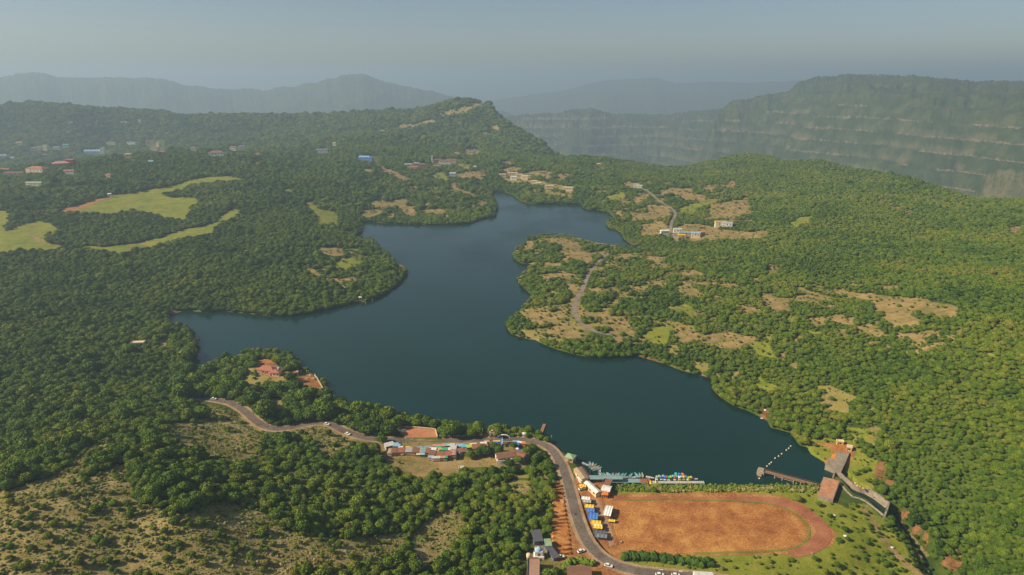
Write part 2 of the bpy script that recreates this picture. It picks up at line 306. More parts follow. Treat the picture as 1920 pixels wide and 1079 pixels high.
pa('G', .2, [(1402,648),(1420,644),(1440,642),(1450,655),(1457,668),(1440,665),(1428,662)])
pa('D', .06, [(1448,665),(1467,667),(1462,673)], ST([(1465,667),(1475,661)],3), [(1448,677),(1470,684),(1492,681),(1500,690),(1493,693),(1482,687)], EL(1377,702,3,8))
pa('G', .06, [(1422,700),(1432,713),(1450,720),(1460,728),(1425,727),(1403,722),(1423,720)], EL(1480,598,11,3.5), ST([(1512,620),(1538,628)],4), ST([(1627,648),(1644,661)],4), ST([(1845,660),(1866,671)],4), EL(1445,655,5,8))
pa('R', .02, [(1424,764),(1440,767),(1441,789),(1428,786)])
pa('D', .08, [(1420,551),(1443,549),(1472,565),(1485,585),(1443,577)], ST([(1492,539),(1529,551),(1563,558)],5), ST([(1521,532),(1572,546)],3), [(1572,542),(1636,551),(1687,558),(1716,562),(1788,571),(1798,587),(1759,587),(1716,577),(1687,564),(1667,568),(1687,582),(1713,585),(1716,595),(1751,615),(1725,607),(1687,608),(1659,594),(1641,579),(1636,562),(1595,554)], [(1679,614),(1705,631),(1684,628)], EL(1577,593,11,3.5), [(1567,618),(1583,617),(1590,630),(1578,628)], EL(1667,651,4,3), EL(1642,606,6,2), EL(1903,430,12,3))
pa('Y', .08, ST([(1710,637),(1728,643)],4), [(1563,747),(1582,748),(1597,757),(1593,770),(1582,763),(1560,753)])
pa('G', .1, [(1573,800),(1620,805),(1642,800),(1653,807),(1640,818),(1620,813),(1593,807)])
pa('D', .05, EL(1640,806,12,4), EL(1545,745,14,4))
pa('G', .25, [(1513,838),(1520,825),(1552,822),(1600,828),(1612,840),(1625,860),(1622,880),(1600,880),(1596,886),(1586,872),(1590,850),(1565,852),(1547,866),(1533,859),(1521,850)], [(1612,855),(1640,862),(1640,905),(1625,908),(1600,895),(1600,870)])
pa('O', 0, [(1517,829),(1540,831),(1575,830),(1603,834),(1600,850),(1592,880),(1548,868),(1562,850),(1553,840),(1530,835)])
pa('R', .4, [(1640,870),(1650,865),(1664,882),(1660,897),(1648,900),(1635,893)], EL(1697,965,14,8), [(1771,1046),(1796,1027),(1806,1046),(1798,1074),(1762,1060)], EL(1720,995,10,10), EL(1668,905,10,5), EL(1735,1010,6,14))
# the ground round the sports field, the dam and the road
pa('G', .04, [(1143,911),(1536,911),(1545,935),(1500,926),(1176,925),(1143,927)])
pa('G', .16, [(1500,925),(1545,935),(1560,940),(1600,960),(1600,1000),(1640,1030),(1720,1090),(1200,1090),(1170,1052),(1190,1036),(1265,1042),(1463,1040),(1519,1040),(1563,1022),(1568,1000),(1535,975)])
pa('G', .5, [(1590,945),(1625,945),(1655,972),(1700,1020),(1760,1090),(1640,1090),(1600,1010)])
pa('D', .1, ST([(1618,948),(1640,985),(1672,1030),(1730,1085)],11), ST([(1684,975),(1715,1015),(1740,1045)],8))
pa('O', 0, [(1134,925),(1176,926),(1380,923),(1463,930),(1505,945),(1535,973),(1569,999),(1563,1022),(1519,1040),(1463,1040),(1265,1042),(1190,1037),(1168,1055),(1130,1045),(1100,1010),(1085,955),(1078,900),(1085,878),(1110,900),(1140,908)])
pa('O', 0, [(1040,900),(1056,905),(1075,1000),(1090,1020),(1130,1055),(1190,1080),(1100,1085),(1060,1060),(1030,1052),(1033,1000)])
pa('D', .02, [(722,850),(740,860),(860,862),(853,880),(800,890),(780,892),(760,881),(740,872)])
pa('D', 0, [(722,822),(1000,829),(1000,838),(985,866),(860,866),(722,858)])
pa('D', 0, [(700,826),(735,832),(728,850),(712,842)])
pa('S', .12, [(305,805),(330,795),(400,782),(365,757),(420,765),(470,790),(495,812),(480,850),(440,863),(400,850),(340,842)])
pa('S', .12, [(540,808),(600,800),(650,815),(690,830),(700,842),(640,838),(610,852),(590,822)])
pa('S', .12, [(835,955),(870,965),(860,1000),(820,1050),(780,1062),(770,1000),(800,975)])
pa('Y', .1, EL(545,885,14,4), EL(527,700,22,5), EL(470,715,24,6), EL(517,760,20,14), EL(978,893,22,4))
pa('D', .03, [(1000,1012),(1036,1012),(1052,1052),(1024,1062),(1018,1090),(985,1090),(990,1040)])
pa('O', 0, [(474,676),(497,672),(512,680),(525,690),(535,702),(510,708),(480,700),(472,688)], [(556,706),(590,702),(605,722),(600,733),(580,728),(560,715)])
pa('R', .05, EL(586,757,4,8))
pa('S', .30, [(-40,935),(40,912),(100,890),(140,860),(150,845),(172,826),(190,816),(215,822),(210,834),(160,862),(150,900),(200,880),(240,870),(245,905),(240,920),(260,945),(340,962),(420,940),(480,958),(520,985),(570,1000),(640,1010),(760,1000),(740,1050),(640,1050),(560,1056),(540,1090),(-40,1090)])
SPECK = [([(965,450),(1060,440),(1250,480),(1330,520),(1300,630),(1180,660),(1000,640),(950,615)], .55, 'Y'), ([(1250,600),(1500,680),(1400,740),(1250,680)], .56, 'Y'), ([(975,445),(1060,440),(1250,480),(1330,520),(1300,620),(1180,650),(1000,630),(960,600)], .63, 'D'), ([(1230,480),(1500,500),(1700,540),(1820,600),(1760,680),(1560,660),(1480,700),(1300,640)], .625, 'D'), ([(1280,640),(1480,690),(1640,760),(1640,850),(1520,800),(1400,720)], .64, 'Y'), ([(1100,350),(1300,335),(1420,360),(1420,440),(1180,430)], .61, 'D'), ([(690,330),(910,330),(920,395),(790,400)], .62, 'D'), ([(560,455),(700,455),(700,545),(560,550)], .61, 'D'), ([(120,870),(480,800),(620,860),(760,990),(740,1079),(0,1079),(0,900)], .65, 'S'), ([(620,820),(1030,890),(1030,1079),(800,1079)], .63, 'S'), ([(420,660),(620,700),(640,760),(420,740)], .6, 'Y')]
KIND = {'G': 0, 'Y': 1, 'D': 2, 'O': 3, 'R': 4, 'S': 5}
def cover(x, y, z):
    """which patch lies at ground points: kind index or -1, and its shrub share"""
    kind = np.full(x.shape, -1, int); share = np.ones(x.shape)
    px, py, dep = project(x, y, z)
    for P, th, k in SPECK:
        m = inpoly(px, py, P) & (fbm(x / 24, y / 24, 51, 4) > th); kind[m] = KIND[k]; share[m] = .35
    for lift in (4.2, 0.0):
        px, py, dep = project(x, y, z + lift)
        s = np.clip(dep / 900.0, .25, 1.0)
        jx = (fbm(x / 15, y / 15, 41, 4) - .5) * 20 / s ** .3; jy = (fbm(x / 15, y / 15, 47, 4) - .5) * 8 / s ** .3
        near = (py > 890) & (px > 1020)
        jx = np.where(near, jx * .15, jx); jy = np.where(near, jy * .15, jy)
        for k, sh, P in PATCH:
            if lift and k in 'OR': continue
            m = inpoly(px + jx, py + jy, P) & (dep > 5)
            kind[m] = KIND[k]; share[m] = sh
    return kind, share

# roads first: the ground is levelled under them
RW, RZ = road_world(MAIN, 4.0)
PW, PZ = road_world(PEN, 6.0); FW, FZ = road_world(FARR, 8.0)
ROADS_Z += [(RW, RZ, 6.0, 7.0), (PW, PZ, 3.0, 6.0), (FW, FZ, 5, 9.0)]
def flat(pp, z, bl):
    P = np.stack(plane_pt(*np.array(pp, float).T, z), 1); FLATS.append((P, z, bl)); return P
FIELD = flat([(1150,927),(1380,922),(1500,926),(1560,960),(1590,1000),(1570,1032),(1519,1045),(1200,1050),(1140,1030)], 1.0, 14)
DAM = flat([(1146,912),(1534,912),(1534,919),(1148,919)], 2.4, 6)
YARD = flat([(722,836),(990,836),(985,866),(860,866),(720,858)], 3.0, 8)
COURT = flat([(747,800),(817,805),(820,821),(750,821)], 3.0, 4)
LOT = flat([(1096,935),(1150,930),(1175,1045),(1136,1040),(1110,1000)], 1.0, 9)
HOUSEPAD = flat([(474,690),(535,690),(540,706),(480,706)], 7.0, 8)
CAN = [(1567,884),(1575,888),(1588,900),(1602,915),(1628,928),(1650,940),(1664,953),(1657,964),(1640,953),(1624,941),(1610,935),(1599,930),(1588,915),(1576,903),(1563,897)]
CANW = flat(CAN, -2.6, 1.5)
STREAM = [(1668,962),(1680,968),(1693,985),(1713,1010),(1732,1028),(1745,1050),(1762,1075),(1790,1100)]
sx, sy = plane_pt([p[0] for p in STREAM], [p[1] for p in STREAM], -5.0)
SW = smooth_line(np.stack([sx, sy], 1), 4.0); SZ = np.linspace(-4.4, -13, len(SW)); ROADS_Z.append((SW, SZ, 2.2, 9.0))

# ---------------------------------------------------------------- helpers that make objects
def tag(o, label=None, cat=None, group=None, kind=None):
    if label: o['label'] = label
    if cat: o['category'] = cat
    if group: o['group'] = group
    if kind: o['kind'] = kind
    return o
def mesh_obj(name, V, Fc, mat, parent=None, mats=None, mi=None, smooth=False):
    me = bpy.data.meshes.new(name); me.from_pydata([tuple(v) for v in V], [], [tuple(f) for f in Fc])
    for m in (mats or [mat]): me.materials.append(m)
    if mi is not None: me.polygons.foreach_set('material_index', mi)
    if smooth: me.polygons.foreach_set('use_smooth', [True] * len(me.polygons))
    me.update(); o = bpy.data.objects.new(name, me); COL.objects.link(o); o.parent = parent
    return o
def nmat(name, rough=.85, spec=.2):
    m = bpy.data.materials.new(name); m.use_nodes = True; nt = m.node_tree
    b = nt.nodes['Principled BSDF']; b.inputs['Roughness'].default_value = rough; b.inputs['Specular IOR Level'].default_value = spec
    return m, nt, b
def NN(nt, t, **kw):
    n = nt.nodes.new(t)
    for k, v in kw.items(): setattr(n, k, v)
    return n
def noise(nt, scale, detail=4, vec=None, rough=.55):
    n = NN(nt, 'ShaderNodeTexNoise'); n.inputs['Scale'].default_value = scale; n.inputs['Detail'].default_value = detail; n.inputs['Roughness'].default_value = rough
    if vec is not None: nt.links.new(vec, n.inputs['Vector'])
    return n.outputs['Fac']
def rampn(nt, fac, stops):
    r = NN(nt, 'ShaderNodeValToRGB'); e = r.color_ramp.elements
    while len(e) < len(stops): e.new(.5)
    for i, (p, c) in enumerate(stops): e[i].position = p; e[i].color = (*c, 1)
    nt.links.new(fac, r.inputs[0]); return r.outputs[0]
def mixc(nt, fac, a, b, bt='MIX'):
    m = NN(nt, 'ShaderNodeMix', data_type='RGBA', blend_type=bt)
    for s, v in ((m.inputs[0], fac), (m.inputs[6], a), (m.inputs[7], b)):
        if isinstance(v, (int, float)): s.default_value = v
        elif isinstance(v, tuple): s.default_value = (*v, 1) if len(v) == 3 else v
        else: nt.links.new(v, s)
    return m.outputs[2]
def mathn(nt, op, a, b=None, c=None):
    m = NN(nt, 'ShaderNodeMath', operation=op)
    for s, v in zip(m.inputs, (a, b, c)):
        if v is None: continue
        if isinstance(v, (int, float)): s.default_value = v
        else: nt.links.new(v, s)
    return m.outputs[0]
MATS = {}
def paint(name, col, var=.18, rough=.8, scale=1.2, spec=.25, dirt=(.12, .09, .06), dirtamt=.3, metal=0.0):
    """weathered surface: base colour with soft blotches of dirt, object space"""
    if name in MATS: return MATS[name]
    m, nt, b = nmat(name, rough, spec)
    tc = NN(nt, 'ShaderNodeTexCoord').outputs['Object']
    n1 = noise(nt, scale, 5, tc); n2 = noise(nt, scale * .35, 3, tc)
    a = tuple(max(0, c * (1 - var)) for c in col); z = tuple(min(1, c * (1 + var)) for c in col)
    base = rampn(nt, n1, [(.3, a), (.7, z)])
    k = rampn(nt, n2, [(.52, (0, 0, 0)), (.72, (dirtamt,) * 3)])
    nt.links.new(mixc(nt, k, base, dirt), b.inputs['Base Color']); b.inputs['Metallic'].default_value = metal
    MATS[name] = m; return m

# ---------------------------------------------------------------- ground
def ground_material(dark=1.0):
    m, nt, b = nmat('ground_cover', .95, .1)
    geo = NN(nt, 'ShaderNodeNewGeometry').outputs['Position']
    A1 = NN(nt, 'ShaderNodeAttribute', attribute_name='cover_a'); A2 = NN(nt, 'ShaderNodeAttribute', attribute_name='cover_b')
    s1 = NN(nt, 'ShaderNodeSeparateColor'); nt.links.new(A1.outputs['Color'], s1.inputs[0])
    s2 = NN(nt, 'ShaderNodeSeparateColor'); nt.links.new(A2.outputs['Color'], s2.inputs[0])
    fine = noise(nt, .9, 5, geo); mid = noise(nt, .12, 5, geo); big = noise(nt, .012, 5, geo, .65)
    mix1 = mathn(nt, 'ADD', mathn(nt, 'ADD', mathn(nt, 'MULTIPLY', fine, .40), mathn(nt, 'MULTIPLY', mid, .35)), mathn(nt, 'MULTIPLY', noise(nt, .035, 4, geo, .6), .25))
    forest = rampn(nt, mathn(nt, 'ADD', mathn(nt, 'MULTIPLY', mid, .5), mathn(nt, 'MULTIPLY', big, .5)), [(p_, tuple(v_ * dark for v_ in c_)) for p_, c_ in [(.36, (.035, .06, .010)), (.5, (.065, .095, .014)), (.63, (.11, .135, .022))]])
    green = rampn(nt, mix1, [(.38, (.11, .15, .012)), (.5, (.20, .215, .022)), (.62, (.29, .26, .05))])
    yel = rampn(nt, mix1, [(.32, (.15, .15, .03)), (.5, (.27, .22, .06)), (.68, (.37, .28, .10))])
    dry = rampn(nt, mix1, [(.38, (.10, .12, .022)), (.46, (.20, .16, .05)), (.54, (.32, .215, .085)), (.64, (.40, .285, .13))])
    orange = rampn(nt, mix1, [(.40, (.22, .08, .033)), (.5, (.35, .15, .05)), (.60, (.48, .26, .09))])
    red = rampn(nt, mix1, [(.44, (.10, .085, .02)), (.5, (.22, .105, .04)), (.6, (.36, .17, .08))])
    scrub = rampn(nt, mix1, [(.40, (.13, .12, .025)), (.5, (.28, .215, .075)), (.6, (.42, .32, .14))])
    rock = rampn(nt, mathn(nt, 'ADD', mathn(nt, 'MULTIPLY', mid, .4), mathn(nt, 'MULTIPLY', big, .6)), [(.4, (.14, .14, .05)), (.52, (.26, .19, .10)), (.62, (.36, .26, .17))])
    c = mixc(nt, s1.outputs[0], forest, green); c = mixc(nt, s1.outputs[1], c, yel); c = mixc(nt, s1.outputs[2], c, dry)
    c = mixc(nt, s2.outputs[0], c, orange); c = mixc(nt, s2.outputs[1], c, red); c = mixc(nt, s2.outputs[2], c, scrub)
    A3 = NN(nt, 'ShaderNodeAttribute', attribute_name='rock')
    c = mixc(nt, A3.outputs['Fac'], c, rock)
    if dark < 1: c = mixc(nt, rampn(nt, big, [(.5, (0, 0, 0)), (.62, (.30,) * 3)]), c, (.13, .115, .045))
    nt.links.new(c, b.inputs['Base Color'])
    bm_ = NN(nt, 'ShaderNodeBump'); bm_.inputs['Strength'].default_value = .5; bm_.inputs['Distance'].default_value = 1.2
    nt.links.new(mix1, bm_.inputs['Height']); nt.links.new(bm_.outputs[0], b.inputs['Normal'])
    return m
GM = ground_material(); GM2 = ground_material(.6)
def grid_object(name, Ds, azs, extra=0.0):
    AZ, D = np.meshgrid(azs, Ds); X = D * np.sin(AZ); Y = D * np.cos(AZ)
    Z = np.empty_like(X); RK = np.empty_like(X); SD = np.empty_like(X); BK = np.empty(X.shape, bool)
    for i in range(0, X.shape[0], 120):
        s = slice(i, i + 120); Z[s], RK[s], SD[s], BK[s] = height(X[s], Y[s], True)
    kind, share = cover(X, Y, Z)
    kind[BK] = -1
    if extra:
        Z = Z + (rng.random(Z.shape) - .5) * np.clip((D - 2600) / 1500, 0, 1) * extra * np.clip(D / 5000, .5, 1.3)
    nr, nc = X.shape
    me = bpy.data.meshes.new(name); nv = nr * nc
    me.vertices.add(nv); co = np.stack([X, Y, Z], -1).astype(np.float32).ravel(); me.vertices.foreach_set('co', co)
    i = np.arange(nr - 1)[:, None] * nc + np.arange(nc - 1)[None]
    q = np.stack([i, i + 1, i + nc + 1, i + nc], -1).reshape(-1, 4)[:, ::-1]
    nf = len(q); me.loops.add(nf * 4); me.loops.foreach_set('vertex_index', q.astype(np.int32).ravel())
    me.polygons.add(nf); me.polygons.foreach_set('loop_start', np.arange(0, nf * 4, 4, dtype=np.int32))
    me.polygons.foreach_set('loop_total', np.full(nf, 4, np.int32)); me.update(calc_edges=True)
    k = kind.ravel(); shore = np.clip(1 - SD.ravel() / 3.5, 0, 1) * (SD.ravel() < 3.5)
    a = np.zeros((nv, 4), np.float32); c = np.zeros((nv, 4), np.float32); a[:, 3] = 1; c[:, 3] = 1
    for j in range(3): a[:, j] = (k == j); c[:, j] = (k == j + 3)
    c[:, 1] = np.maximum(c[:, 1], shore * (k < 3) * (fbm(X.ravel() / 30, Y.ravel() / 30, 77, 2) > .6))
    fringe = (SD.ravel() < 7) & (k < 0); a[fringe, 1] = .10
    for nm, arr in (('cover_a', a), ('cover_b', c)):
        at = me.color_attributes.new(nm, 'FLOAT_COLOR', 'POINT'); at.data.foreach_set('color', arr.ravel())
    at = me.attributes.new('rock', 'FLOAT', 'POINT'); at.data.foreach_set('value', RK.ravel().astype(np.float32))
    me.materials.append(GM2 if extra else GM); me.polygons.foreach_set('use_smooth', np.ones(nf, bool))
    o = bpy.data.objects.new(name, me); COL.objects.link(o); o['kind'] = 'structure'; return o
azs = np.linspace(R(-58), R(58), 1500)
D1 = np.exp(np.arange(math.log(95), math.log(3000), .0036)); D1 = np.append(D1, 3000)
D2 = np.exp(np.concatenate([np.arange(math.log(3000), math.log(7000), .0035), np.arange(math.log(7000), math.log(30000), .01)])); D2[0] = 3000
grid_object('ground', D1, azs); grid_object('hills', D2, azs, 14.0)

# ---------------------------------------------------------------- water
def poly_sheet(name, P, z, mat, kind='structure', parent=None):
    bm = bmesh.new(); vs = [bm.verts.new((p[0], p[1], z)) for p in P]
    ed = [bm.edges.new((vs[i], vs[(i + 1) % len(vs)])) for i in range(len(vs))]
    bmesh.ops.triangle_fill(bm, edges=ed, use_beauty=True, use_dissolve=False)
    for f in bm.faces:
        f.normal_update()
        if f.normal.z < 0: f.normal_flip()
    me = bpy.data.meshes.new(name); bm.to_mesh(me); bm.free(); me.materials.append(mat)
    o = bpy.data.objects.new(name, me); COL.objects.link(o); o.parent = parent
    if kind: o['kind'] = kind
    return o
wm, nt, b = nmat('lake_water', .12, .5)
b.inputs['IOR'].default_value = 1.333
geo = NN(nt, 'ShaderNodeNewGeometry').outputs['Position']
wc = rampn(nt, noise(nt, .006, 3, geo), [(.35, (.003, .024, .018)), (.65, (.004, .030, .022))])
nt.links.new(wc, b.inputs['Base Color'])
mp = NN(nt, 'ShaderNodeMapping'); mp.inputs['Scale'].default_value = (1, .6, 1); nt.links.new(geo, mp.inputs[0])
wv = mathn(nt, 'ADD', noise(nt, .45, 5, mp.outputs[0], .65), mathn(nt, 'MULTIPLY', noise(nt, .03, 3, geo), 1.0))
nt.links.new(rampn(nt, noise(nt, .012, 4, mp.outputs[0]), [(.4, (.06,) * 3), (.6, (.26,) * 3)]), b.inputs['Roughness'])
bn = NN(nt, 'ShaderNodeBump'); bn.inputs['Strength'].default_value = .35; bn.inputs['Distance'].default_value = .5
nt.links.new(wv, bn.inputs['Height']); nt.links.new(bn.outputs[0], b.inputs['Normal'])
LP = LW.copy(); dv = np.roll(LP, -1, 0) - np.roll(LP, 1, 0); nr_ = np.stack([-dv[:, 1], dv[:, 0]], 1); nr_ /= np.hypot(nr_[:, 0], nr_[:, 1])[:, None]
ar = np.sum(LP[:, 0] * np.roll(LP[:, 1], -1) - np.roll(LP[:, 0], -1) * LP[:, 1])
LP = LP + nr_ * (-1.2 if ar > 0 else 1.2)
poly_sheet('lake_water', LP, 0.0, wm)
poly_sheet('canal_water', CANW, -1.7, wm)
def ribbon(name, L, Z, w, mat, dz=.12, kind='structure', w2=None):
    d = np.gradient(L, axis=0); d /= np.hypot(d[:, 0], d[:, 1])[:, None]; nn = np.stack([-d[:, 1], d[:, 0]], 1)
    V = []; Fc = []; K = 5
    for i in range(len(L)):
        for j in range(K):
            t = (j / (K - 1) - .5) * w
            V.append((L[i, 0] + nn[i, 0] * t, L[i, 1] + nn[i, 1] * t, Z[i] + dz))
    for i in range(len(L) - 1):
        for j in range(K - 1):
            a = i * K + j; Fc.append((a, a + K, a + K + 1, a + 1))
    o = mesh_obj(name, V, Fc, mat)
    if o.data.polygons[0].normal.z < 0: o.data.flip_normals()
    if kind: o['kind'] = kind
    return o
ribbon('stream_water', SW, SZ, 1.7, wm, .25)

def soil(name, c1, c2, c3, s=.6):
    m, nt, b = nmat(name, .95, .1); geo = NN(nt, 'ShaderNodeNewGeometry').outputs['Position']
    f = mathn(nt, 'ADD', mathn(nt, 'ADD', mathn(nt, 'MULTIPLY', noise(nt, .9, 5, geo), .40), mathn(nt, 'MULTIPLY', noise(nt, .12, 5, geo), .35)), mathn(nt, 'MULTIPLY', noise(nt, .035, 4, geo, .6), .25))
    nt.links.new(rampn(nt, f, [(.40, c1), (.5, c2), (.60, c3)]), b.inputs['Base Color']); return m
ASPH = soil('asphalt', (.11, .085, .065), (.16, .128, .10), (.21, .17, .135), .5)
VERGE = soil('gravel_verge', (.24, .15, .085), (.36, .235, .14), (.46, .33, .21), .8)
TRK = soil('gravel_track', (.16, .13, .10), (.25, .20, .15), (.34, .28, .21), .8)
DIRT = soil('field_dirt', (.24, .08, .028), (.385, .16, .046), (.54, .28, .08), .5)
REDT = soil('track_dirt', (.22, .08, .04), (.33, .125, .06), (.41, .175, .085), .3)
PAVE = soil('brick_paving', (.38, .155, .07), (.47, .20, .095), (.54, .26, .13), .5)
LANE = soil('lane_paving', (.30, .17, .10), (.37, .22, .13), (.44, .28, .17), .5)
ribbon('road_verge', RW, RZ, 9.4, VERGE, .10)
ribbon('road', RW, RZ, 5.6, ASPH, .16)
ribbon('peninsula_track', PW, PZ, 5.2, TRK, .14)
ribbon('village_road', FW, FZ, 5.0, TRK, .16)
def pxsheet(name, pp, z, mat, dz=0.0): return poly_sheet(name, np.stack(plane_pt(*np.array(pp, float).T, z), 1), z + dz, mat)
pxsheet('dirt_field', [(1151,940),(1165,936),(1201,940),(1251,938),(1320,940),(1380,942),(1435,946),(1470,956),(1492,969),(1506,985),(1510,1002),(1503,1016),(1480,1026),(1440,1031),(1380,1033),(1331,1036),(1265,1039),(1190,1035),(1170,1030),(1155,1018),(1149,980)], 1.0, DIRT, .08)
tk = [(1158,931),(1200,931),(1260,930),(1320,931),(1380,933),(1440,938),(1478,946),(1508,959),(1530,976),(1543,993),(1543,1008),(1530,1022),(1508,1032),(1478,1037)]
tx, ty = plane_pt([p[0] for p in tk], [p[1] for p in tk], 1.0); TL = smooth_line(np.stack([tx, ty], 1), 3.0)
ribbon('running_track', TL, np.full(len(TL), 1.0), 8.2, REDT, .12)
GRS = soil('verge_grass', (.10, .12, .015), (.19, .18, .025), (.27, .22, .05))
ge = [(1168,937),(1201,939),(1251,937),(1320,938.5),(1380,940.5),(1435,944.5),(1472,954),(1497,968),(1513,985),(1517,1002),(1508,1018),(1485,1029),(1440,1034),(1380,1036),(1300,1038)]
gx, gy = plane_pt([p[0] for p in ge], [p[1] for p in ge], 1.0); GL = smooth_line(np.stack([gx, gy], 1), 3.0)
ribbon('track_edge_grass', GL, np.full(len(GL), 1.0), 1.5, GRS, .16)
pxsheet('brick_forecourt', [(747,801),(817,806),(820,821),(759,821)], 3.0, PAVE, .08)
pxsheet('paved_lane', [(1109,935),(1121,935),(1135,965),(1146,995),(1152,1022),(1143,1026),(1135,1000),(1122,965)], 1.0, LANE, .08)

# ---------------------------------------------------------------- foliage
def ico(sub):
    bm = bmesh.new(); bmesh.ops.create_icosphere(bm, subdivisions=sub, radius=1.0)
    V = np.array([v.co[:] for v in bm.verts]); Fc = np.array([[v.index for v in f.verts] for f in bm.faces]); bm.free(); return V, Fc
I1 = ico(1); I2 = ico(2)
def crown_mesh(name, seed, nb, leaves, mat, flatness=.78, spread=1.0, br=(.26, .42), base=1.0):
    g = np.random.default_rng(seed); V = []; Fc = []; o = 0
    for i in range(nb):
        t = i / nb; ph = i * 2.39996 + g.random() * .5; ct = 1 - t * 1.25; st = math.sqrt(max(0, 1 - ct * ct)) if abs(ct) <= 1 else 0
        rr = (.48 + .40 * g.random()) * spread; r = br[0] + (br[1] - br[0]) * g.random()
        c = np.array([rr * st * math.cos(ph), rr * st * math.sin(ph), base + rr * ct * flatness])
        v = I1[0] * r * (1 + .32 * (g.random((len(I1[0]), 1)) - .5)) * np.array([1, 1, .8]) + c
        V.append(v); Fc += [tuple(f + o) for f in I1[1]]; o += len(v)
    core = I1[0] * np.array([.62, .62, .5]) * spread + np.array([0, 0, base - .02]); V.append(core); Fc += [tuple(f + o) for f in I1[1]]; o += len(core)
    for i in range(leaves):
        d = g.normal(size=3); d /= np.linalg.norm(d); d[2] = abs(d[2]) * .95 - .1
        c = d * np.array([1, 1, flatness]) * spread * (.74 + .40 * g.random()) + np.array([0, 0, base])
        a = g.normal(size=3); a /= np.linalg.norm(a); bb = np.cross(a, d + g.normal(size=3) * .5); s = .05 + .075 * g.random()
        V.append(np.array([c - a * s, c + a * s * .3 + bb * s, c + a * s, c - a * s * .2 - bb * s])); Fc.append((o, o + 1, o + 2, o + 3)); o += 4
    me = bpy.data.meshes.new(name); me.from_pydata(np.concatenate(V).tolist(), [], [tuple(int(q) for q in f) for f in Fc])
    me.materials.append(mat); me.update(); return me
def leaf_material(name, stops, island=.35):
    m, nt, b = nmat(name, .75, .15)
    oi = NN(nt, 'ShaderNodeObjectInfo'); geo = NN(nt, 'ShaderNodeNewGeometry')
    big = noise(nt, .011, 3, oi.outputs['Location'], .6)
    f = mathn(nt, 'ADD', mathn(nt, 'MULTIPLY', oi.outputs['Random'], .42), mathn(nt, 'ADD', mathn(nt, 'MULTIPLY', big, 1.15), -.30))
    f = mathn(nt, 'ADD', f, mathn(nt, 'MULTIPLY', mathn(nt, 'SUBTRACT', geo.outputs['Random Per Island'], .5), island))
    la = NN(nt, 'ShaderNodeAttribute', attribute_type='INSTANCER', attribute_name='lush'); f = mathn(nt, 'ADD', f, la.outputs['Fac'])
    c = rampn(nt, f, stops); nt.links.new(c, b.inputs['Base Color'])
    b.inputs['Subsurface Weight'].default_value = 0
    return m
LEAF = leaf_material('leaves', [(.08, (.030, .064, .008)), (.28, (.062, .116, .010)), (.52, (.108, .176, .012)), (.76, (.175, .218, .016)), (.95, (.24, .20, .035))])
DRYL = leaf_material('dry_leaves', [(.15, (.07, .075, .02)), (.45, (.17, .145, .045)), (.7, (.28, .22, .08)), (.9, (.38, .30, .14))], .5)
BARK = paint('bark', (.09, .065, .045), .3, .9)
CR = [crown_mesh('tree_crown', 100 + i, 64 + 10 * (i % 3), 1500, LEAF, .60 + .1 * (i % 4), 1.0 , (.11, .27)) for i in range(7)]
def trunk_mesh():
    V = []; Fc = []; 
    def tube(p0, p1, r0, r1):
        o = len(V); p0 = Vector(p0); p1 = Vector(p1); q = (p1 - p0).to_track_quat('Z', 'Y')
        for p, r in ((p0, r0), (p1, r1)):
            for k in range(7):
                a = k * math.tau / 7; V.append(tuple(p + q @ Vector((r * math.cos(a), r * math.sin(a), 0))))
        for k in range(7): Fc.append((o + k, o + (k + 1) % 7, o + 7 + (k + 1) % 7, o + 7 + k))
    tube((0, 0, -.4), (0.02, 0, .55), .09, .06)
    for k in range(5):
        a = k * 1.256 + .3; tube((0.02, 0, .5), (.5 * math.cos(a), .5 * math.sin(a), 1.05), .045, .015)
    me = bpy.data.meshes.new('trunk'); me.from_pydata(V, [], Fc); me.materials.append(BARK); return me
TRUNK = trunk_mesh()

# candidate tree positions on the land in view
def scatter(D0, D1_, cell, azl=.92):
    nx = int(2 * D1_ * math.sin(azl) / cell); ny = int(D1_ / cell)
    gx, gy = np.meshgrid(np.arange(nx), np.arange(ny)); gx = gx.ravel(); gy = gy.ravel()
    x = (gx - nx / 2 + (gy % 2) * .5 + (rng.random(gx.shape) - .5) * .75) * cell; y = (gy + (rng.random(gx.shape) - .5) * .75) * cell
    D = np.hypot(x, y); az = np.arctan2(x, y)
    m = (D > D0) & (D <= D1_) & (np.abs(az) < azl) & (D < np.interp(az, CAZ, CD) * 1.01); x = x[m]; y = y[m]
    z, rk, sd, bk = height(x, y, True)
    px, py, dep = project(x, y, z)
    m = (sd > 1.2) & (px > -620) & (px < 2560) & (py < 1240); return x[m], y[m], z[m], sd[m]
BLOCK = []        # photo-pixel outlines that no crown may cover (roads, yards, buildings)
BLOCK.append(ST([tuple(p) for p in np.array(MAIN)[2:]], 1.0))
def road_px(L, Z, w):
    d = np.gradient(L, axis=0); d /= np.hypot(d[:, 0], d[:, 1])[:, None]; nn = np.stack([-d[:, 1], d[:, 0]], 1) * w / 2
    out = []
    for s in (1, -1):
        px, py, _ = project(L[:, 0] + nn[:, 0] * s, L[:, 1] + nn[:, 1] * s, Z); out.append(np.stack([px, py], 1))
    return [tuple(p) for p in np.concatenate([out[0], out[1][::-1]])]
i0 = int(np.argmin(np.abs(project(RW[:, 0], RW[:, 1], RZ)[0] - 355)))
BLOCK += [road_px(RW[i0:], RZ[i0:], 11.0), road_px(PW, PZ, 6.0), road_px(FW, FZ, 9.0)]
